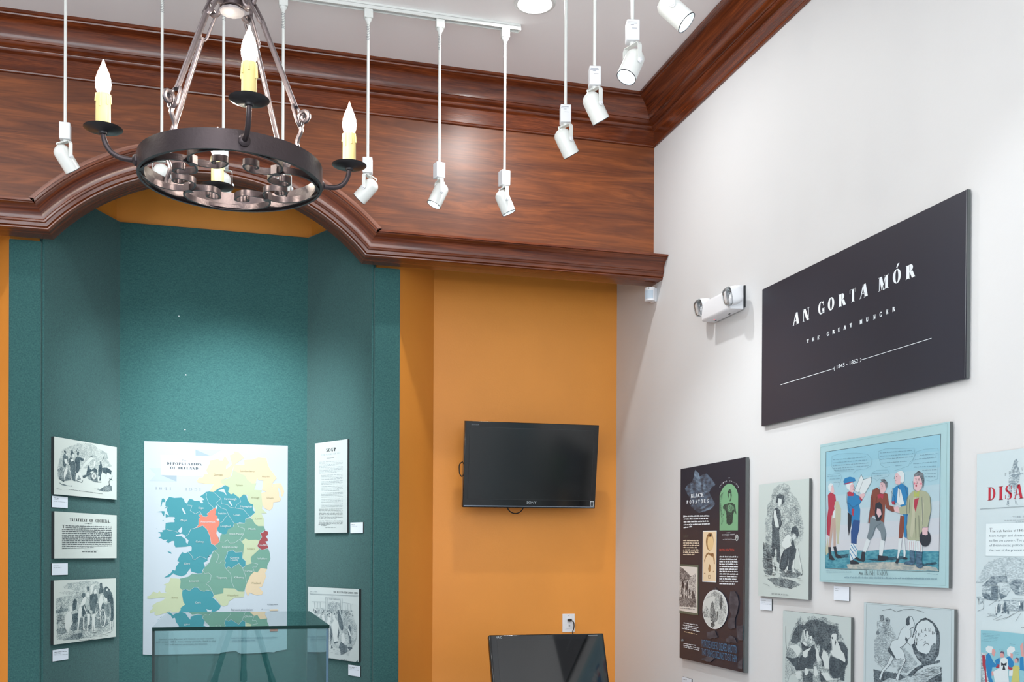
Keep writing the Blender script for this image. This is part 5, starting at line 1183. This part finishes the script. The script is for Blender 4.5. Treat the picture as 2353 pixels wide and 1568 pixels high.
b.lines('''325,280 325,490\n325,288 575,300\n575,300 578,520\n355,300 355,480\n550,320 552,480\n115,348 320,352\n580,360 740,390\n155,350 160,450\n200,352 200,440\n240,352 242,440\n620,380 622,480\n660,390 662,490\n705,395 706,490\n560,480 740,495''', K_GREY, .5, f)
for k in range(50):
    x = random.uniform(380, 700); y = random.uniform(1060, 1160); b.line([(f[0]+x/f[2], f[1]+y/f[2]), (f[0]+(x+24)/f[2], f[1]+(y+random.uniform(-3, 8))/f[2])], K_GREY, .4)
b.script([(200, 1190, 650, 1235)], K_INK, 1.3, f); b.poly('785,1275 826,1238 824,1278', M_TEAL, f); b.done()

# ------------------------------------------------------------------ map of the counties
MP = (156, 167, 175)
out = pts('331.3,1014.3 661.4,1024.9 659.4,1493 651,1494.5 634,1497 631,1500 615,1499 600,1501 560,1503 552,1503 541,1496 535,1497 510,1500 504,1503 480,1503 400,1504.5 345,1505.5 328.3,1504.5')
M_MAP = mat('map_paper', MP, .5)
b = Board((0, 6.4, 0), (1, 0, 0), (0, -1, 0), [(331.3, 1014.3), (661.4, 1024.9), (659.4, 1493), (328.3, 1504.5)], .006, 'map_poster', 'pale blue poster map of counties titled The DEPOPULATION OF IRELAND', 'map', fm=M_MAP, edge=mat('poster_edge', (226, 236, 238), .6), outline=out)
f = (330, 1010, 6.8167)
def mm(n, c): return mat('map_'+n, tuple(v*.76 for v in c), .55)
teal, green, lite, sand, corl, dred, pale = mm('teal', (44, 152, 166)), mm('green', (108, 164, 146)), mm('light_green', (200, 214, 176)), mm('sand', (234, 214, 178)), mm('coral', (232, 132, 108)), mm('dark_red', (158, 50, 58)), M_MAP
b.poly('810,160 1225,165 1060,260 1030,262', mm('ribbon_pale', (196, 214, 224)), f); b.poly('812,160 1050,262 814,258', mm('ribbon', (166, 188, 200)), f)
b.poly('85,450 270,450 270,560 518,565 515,662 90,655 190,555', mm('ribbon_pale', (196, 214, 224)), f); b.poly('270,560 518,566 515,664', mm('ribbon', (166, 188, 200)), f)
b.poly('265,245 1060,268 1050,585 268,560', mm('banner', (222, 230, 236)), f)
sl = mm('slate', (72, 88, 100))
b.text('The', (600, 346), (668, 347), 26, sl, f); b.text('DEPOPULATION', (358, 398), (912, 412), 40, sl, f, 'serif', T=.26, st=.05, space=.12); b.text('OF IRELAND', (415, 465), (855, 478), 40, sl, f, 'serif', T=.26, st=.05, space=.12)
b.text('1841', (185, 790), (430, 794), 42, mm('date', (150, 166, 172)), f, 'serif', T=.1, wf=1.6, space=.5); b.text('-', (520, 800), (575, 800), 40, mm('date', (150, 166, 172)), f, 'serif'); b.text('1851', (655, 800), (895, 806), 42, mm('date', (150, 166, 172)), f, 'serif', T=.1, wf=1.6, space=.5)
def r2(s): return ' '.join('%g,%g' % (float(q.split(',')[0])+1022.5, float(q.split(',')[1])) for q in s.split())
def r3(s): return ' '.join('%g,%g' % (float(q.split(',')[0]), float(q.split(',')[1])+1363.3) for q in s.split())
def r4(s): return ' '.join('%g,%g' % (float(q.split(',')[0])+1022.5, float(q.split(',')[1])+1363.3) for q in s.split())
b.poly('400,900 480,918 590,912 630,935 645,985 680,1010 700,960 720,935 760,940 800,965 870,960 890,990 915,1005 935,990 910,960 950,945 920,915 885,895 950,850 975,825 1040,815 1100,825 1160,780 1227,750 1277,718 1347,755 1322,820 1367,865 1407,848 1502,920 1567,862 1612,890 1632,960 1672,1010 1712,1020 1712,1110 1747,1145 1672,1215 1602,1250 1602,1315 1502,1300 1462,1320 1417,1310 1402,1370 1322,1420 1312,1480 1262,1490 1202,1475 1162,1440 1190,1608 1100,1663 1160,1713 1085,1753 1060,1803 1000,1878 1000,1933 950,1963 960,2003 920,2053 920,2098 850,2103 740,2073 735,2023 700,2063 660,2123 590,2148 490,2118 465,2098 400,2158 320,2168 430,2093 455,2048 495,2058 510,1993 560,1923 525,1908 560,1833 605,1768 650,1788 690,1768 750,1748 755,1693 740,1668 660,1683 500,1693 480,1653 480,1593 440,1593 390,1628 350,1603 380,1573 310,1575 265,1548 225,1546 270,1523 260,1473 225,1453 300,1453 290,1428 345,1413 340,1390 345,1310 430,1300 480,1300 490,1280 470,1260 495,1235 480,1218 400,1215 345,1225 345,1170 400,1195 360,1110 375,1060 340,1050 345,980 380,930', teal, f)
b.polys('''285,935 310,925 340,950 330,985 295,980 280,1050 262,1055 275,1000
205,1140 300,1125 330,1130 320,1210 300,1180 280,1145
322,1080 350,1062 370,1045 350,1082
290,1278 315,1268 310,1282\n195,1400 215,1400 205,1408\n370,1752 430,1770 440,1795 400,1780''', teal, f)
b.poly('1672,1230 1722,1270 1742,1320 1792,1360 1882,1362 1907,1420 1822,1473 1852,1533 1812,1588 1777,1673 1822,1713 1952,1718 1977,1783 1987,1873 1937,1983 1937,2033 1832,2018 1782,2088 1732,2073 1672,2133 1622,2243 1592,2323 1577,2383 1502,2393 1462,2363 1422,2338 1252,2333 1247,2413 1102,2438 1070,2383 990,2363 950,2383 890,2368 850,2323 790,2318 720,2373 660,2348 610,2363 570,2328 580,2223 570,2183 700,2153 760,2103 850,2113 920,2103 930,2053 960,2003 1030,1933 1070,1803 1100,1748 1165,1713 1110,1663 1190,1608 1202,1513 1222,1483 1292,1488 1322,1413 1412,1363 1417,1310 1462,1320 1582,1320 1602,1250', green, f)
b.poly('600,2410 610,2363 660,2348 720,2373 790,2318 850,2323 890,2368 950,2383 990,2363 1070,2383 1100,2440 1080,2480 1130,2520 1210,2610 1190,2660 1140,2690 1010,2740 860,2790 720,2800 560,2830 480,2820 600,2770 550,2700 580,2640 650,2590 620,2540', teal, f)
b.poly('420,2175 560,2185 580,2223 570,2328 610,2370 600,2420 620,2540 650,2590 580,2640 580,2680 540,2710 400,2720 440,2680 350,2720 200,2765 170,2745 175,2700 100,2730 100,2690 150,2640 130,2610 200,2560 290,2530 350,2480 280,2480 120,2500 60,2500 55,2460 100,2450 150,2385 220,2410 250,2370 270,2410 360,2400 335,2380 350,2290 310,2280 400,2240', lite, f)
b.poly('1040,820 1045,790 1100,700 980,700 850,680 835,650 870,600 930,595 945,550 1010,540 980,490 1000,440 1035,380 1040,330 1120,320 1160,300 1190,330 1240,330 1272,260 1300,300 1342,370 1292,420 1292,470 1382,395 1370,340 1347,250 1422,225 1410,190 1482,195 1577,290 1490,350 1412,410 1387,500 1362,590 1202,640 1262,710 1172,770 1092,825', sand, f)
for M, q in ((lite, '380,480 460,520 570,570 600,630 670,690 745,690 710,790 680,850 620,890 600,880 545,862 480,920 385,848 345,865 300,820 325,755 255,718 180,680 180,640 320,610 365,560'),
    (sand, '390,410 450,400 555,400 550,325 690,315 725,360 755,600 745,640 730,690 670,690 600,630 570,570 460,520 380,480'), (sand, '690,315 770,285 900,295 925,400 960,470 1000,520 1065,610 1000,680 990,770 900,820 830,795 850,650 770,640 750,590 725,360'),
    (sand, '820,840 900,820 1000,740 1000,700 1050,690 1130,690 1160,760 1180,820 1160,890 1130,900 1120,800 1090,755 1080,780 1100,850 1100,900 1135,930 1110,975 1010,990 1000,1070 950,1120 870,1080 840,1030'),
    (lite, '710,790 830,800 820,840 840,1030 830,1090 720,1110 690,1020 650,1010 610,960 605,890 680,850'), (lite, '720,1110 830,1090 910,1160 820,1160 860,1240 860,1360 770,1360 720,1320 660,1222 725,1145')): b.poly(r2(q), M, f)
for M, q in ((lite, '510,240 570,190 620,215 740,210 800,225 755,310 790,360 660,480 655,520 670,580 580,610 575,540 525,500 540,400 550,290'),
    (teal, '290,400 370,370 420,410 520,400 525,470 530,510 575,540 575,620 530,650 470,580 350,660 310,630 265,660 245,600 265,570 245,540 250,500'), (dred, '870,60 925,85 925,130 890,160 915,190 930,225 880,240 920,290 930,345 830,370 755,310 790,225 830,170 805,105 850,95'),
    (sand, '810,655 915,670 880,730 895,790 830,950 780,950 850,1030 830,1070 740,1080 640,1040 610,1100 570,1000 575,950 600,880 650,770 710,710 760,725'), (lite, '230,970 400,975 450,1020 560,1025 550,1110 400,1120 310,1180 300,1230 230,1255 180,1230 140,1170 100,1120 65,1120 80,1075 225,1050')): b.poly(r4(q), M, f)
b.poly('1125,1070 1135,1150 1120,1185 1155,1200 1160,1240 1190,1290 1190,1330 1150,1400 1140,1470 1165,1530 1187,1608 1120,1660 1060,1640 1040,1520 990,1410 925,1350 860,1380 810,1390 860,1345 865,1240 890,1230 860,1185 915,1180 930,1210 985,1215 1010,1190 985,1170 1030,1140 1040,1120', corl, f)
b.polys('600,1070 625,1090 665,1170 640,1170 605,1110\n600,1365 605,1440 580,1470 530,1440 580,1390\n500,1500 600,1480 640,1500 660,1550 705,1580 690,1640 665,1620 660,1570 590,1520 510,1520\n1125,1040 1150,1040 1150,1080 1130,1110\n1150,1400 1140,1480 1170,1540 1200,1500 1227,1480 1165,1450\n1140,1250 1170,1240 1190,1275 1150,1275\n980,2660 1050,2680 1070,2660 1060,2700 1000,2700', pale, f)
b.poly(r2('148,800 235,775 260,830 280,885 235,830 160,815'), pale, f); b.poly(r2('305,975 330,965 375,1050 350,1040'), pale, f); b.poly(r3('1060,440 1000,500 1020,580 950,610 940,570 1010,540 1030,450'), pale, f)
bl_ = mm('border', (214, 232, 236))
b.lines('360,1410 400,1425 500,1440 540,1465\n650,1530 700,1490 740,1410 810,1390\n685,1030 760,1040 730,1120 810,1170 880,1130 910,1180\n990,840 980,900 1020,1000 1090,1070', bl_, .6, f)
for q in ('75,830 190,930 120,990 130,1020 200,1080 270,1100 310,1190 390,1310', '190,930 200,1010 300,1030 320,1060 410,1080 540,1095 640,1215', '410,1080 440,1020 500,980 480,920', '300,1195 260,1220 220,1285 180,1310', '440,1320 470,1370 560,1400 540,1490 490,1563', '640,1215 570,1250 580,1310 440,1320'): b.line(r2(q), bl_, .6, f)
for q in ('165,245 240,250 290,210 330,265 400,260 490,200 510,240', '90,390 155,450 140,520 110,570 170,580 200,540 245,545', '265,660 340,740 360,880 400,975', '525,650 570,770 590,880', '670,570 765,590 740,640 685,640 710,710', '290,400 370,370 420,410 520,400 525,470 530,510 575,540 575,620 530,650 470,580 350,660 310,630 265,660 245,600 265,570 245,540 290,430 290,400', '870,60 850,95 805,105 830,170 790,225 755,310 790,350 830,370 930,345'): b.line(r4(q), bl_, .6, f)
for q in ('700,405 760,470 770,515 810,520 870,475 920,480 1000,515', '930,700 960,740 1020,730 1060,770 1040,860 975,900 1040,950 1075,1020', '610,1000 660,985 720,1010 790,955 850,960 890,1005 950,1020 990,1000 1075,1020 1100,1080'): b.line(r3(q), bl_, .6, f)
b.line('1125,1070 1040,1120 1030,1140 985,1170 1010,1190 985,1215 930,1210 915,1180 860,1185 890,1230 865,1240 860,1345 810,1390 860,1380 925,1350 990,1410 1040,1520 1060,1640 1120,1660 1187,1608', bl_, .6, f)
fM = (320, 1000, 3.0167); lw = mm('name_white', (226, 238, 240)); lo = mm('name_olive', (160, 160, 116))
for t_, x, y, w_, M in (('Donegal', 517, 282, 64, lo), ('Londonderry', 702, 256, 98, lo), ('Antrim', 850, 294, 52, lo), ('Tyrone', 668, 354, 50, lo), ('Armagh', 776, 441, 56, lo), ('Down', 884, 442, 46, lo), ('Louth', 806, 586, 44, lo), ('Kildare', 748, 795, 54, lo), ('Kerry', 226, 1133, 42, lo), ('Waterford', 609, 1118, 78, lo), ('Wexford', 776, 1033, 64, lo),
    ('Sligo', 410, 512, 36, lw), ('Mayo', 288, 598, 44, lw), ('Fermanagh', 590, 450, 84, lw), ('Monaghan', 702, 503, 80, lw), ('Cavan', 654, 560, 46, lw), ('Leitrim', 548, 550, 54, lw), ('Longford', 564, 638, 70, lw), ('Roscommon', 427, 609, 98, lw), ('Galway', 392, 746, 56, lw), ('Clare', 311, 898, 40, lw), ('Limerick', 347, 1020, 68, lw), ('Cork', 388, 1168, 40, lw),
    ('West-Meath', 623, 692, 96, lw), ('Meath', 758, 658, 48, lw), ("King's County", 575, 782, 106, lw), ("Queen's", 630, 857, 62, lw), ('County', 632, 873, 54, lw), ('Dublin', 829, 769, 60, lw), ('Wicklow', 820, 864, 66, lw), ('Carlow', 731, 950, 54, lw), ('Tipperary', 536, 995, 72, lw), ('Kilkenny', 658, 994, 68, lw)):
    b.text(t_, (x, y), (x+w_, y), 13, M, fM)
fC = (320, 1380, 5.1152)
b.text('Percent population', (1082, 122), (1332, 122), 24, sl, fC); b.text('% Decrease', (1504, 56), (1628, 55), 16, sl, fC); b.text('6', (1438, 112), (1448, 112), 14, sl, fC); b.line('1462,106 1530,106', K_GREY, .4, fC); b.poly('1532,106 1630,104 1630,122 1532,124', sand, fC)
b.text('11', (1092, 355), (1114, 355), 18, sl, fC); b.line('1120,346 1196,345', K_GREY, .4, fC); b.poly('1198,318 1293,318 1293,343 1198,344', mm('rose', (196, 110, 120)), fC)
b.text('no data', (1420, 346), (1490, 346), 12, K_GREY, fC); b.poly('1533,318 1626,316 1626,364 1533,366', corl, fC); b.poly('1198,200 1293,200 1293,235 1198,235', green, fC); b.poly('1533,200 1626,198 1626,235 1533,235', teal, fC)
b.text('quantitative figures are based on the census', (232, 466), (872, 456), 16, sl, fC); b.text('until after 1851, how many people died in the', (196, 497), (900, 488), 18, sl, fC); b.text('famine will never precisely be known.', (250, 527), (804, 525), 17, sl, fC)
b.text('Ireland is roughly the same size as the state of Maine', (1078, 452), (1626, 444), 17, mm('note', (96, 132, 160)), fC); b.text('- about 32,000 square miles', (1078, 484), (1362, 480), 17, mm('note', (96, 132, 160)), fC)
b.polys('245,198 268,190 250,206\n215,232 230,226 222,234\n165,268 175,262 170,270', teal, fC); b.done()

# ------------------------------------------------------------------ makers' marks on the screens
def mark(txt, parent, T_, x0, x1, z, h, M, y, spacing=None):
    vs, fs = plain_text(txt); mb = MB(); mb.add([T_((x0+u*(x1-x0), y, z+v*h)) for u, v in vs], fs); return mb.build('lettering', M, parent, smooth=0, recalc=False)
mk_ = mat('maker_mark', (190, 200, 205), .3, .5)
mark('SONY', tv, TT, -.022, .040, -hT/2+.027, .014, mk_, .0018)
mark('BRAVIA', tv, TT, -wT/2+.038, -wT/2+.085, hT/2-.024, .008, mat('dim_mark', (110, 116, 120), .3), .0018)
st = MB().box(TT((wT/2-.022, .0025, -hT/2+.030)), (.024, .002, .032), RT).build('energy_sticker', mat('sticker', (200, 205, 208), .5), tv)
MB().box(TT((wT/2-.022, .0010, -hT/2+.030)), (.017, .001, .024), RT).build('sticker_mark', mat('sticker_dark', (60, 66, 70), .5), st)
mark('VAIO', pcx, TC, -cw*.44, -cw*.39, -chh*.055, .012, mk_, -.0012)
MB().box(TC((cw*.40, -.0012, -.012)), (.05, .001, .003), RC).build('status_marks', mat('dim_mark', (110, 116, 120), .3), pcx)
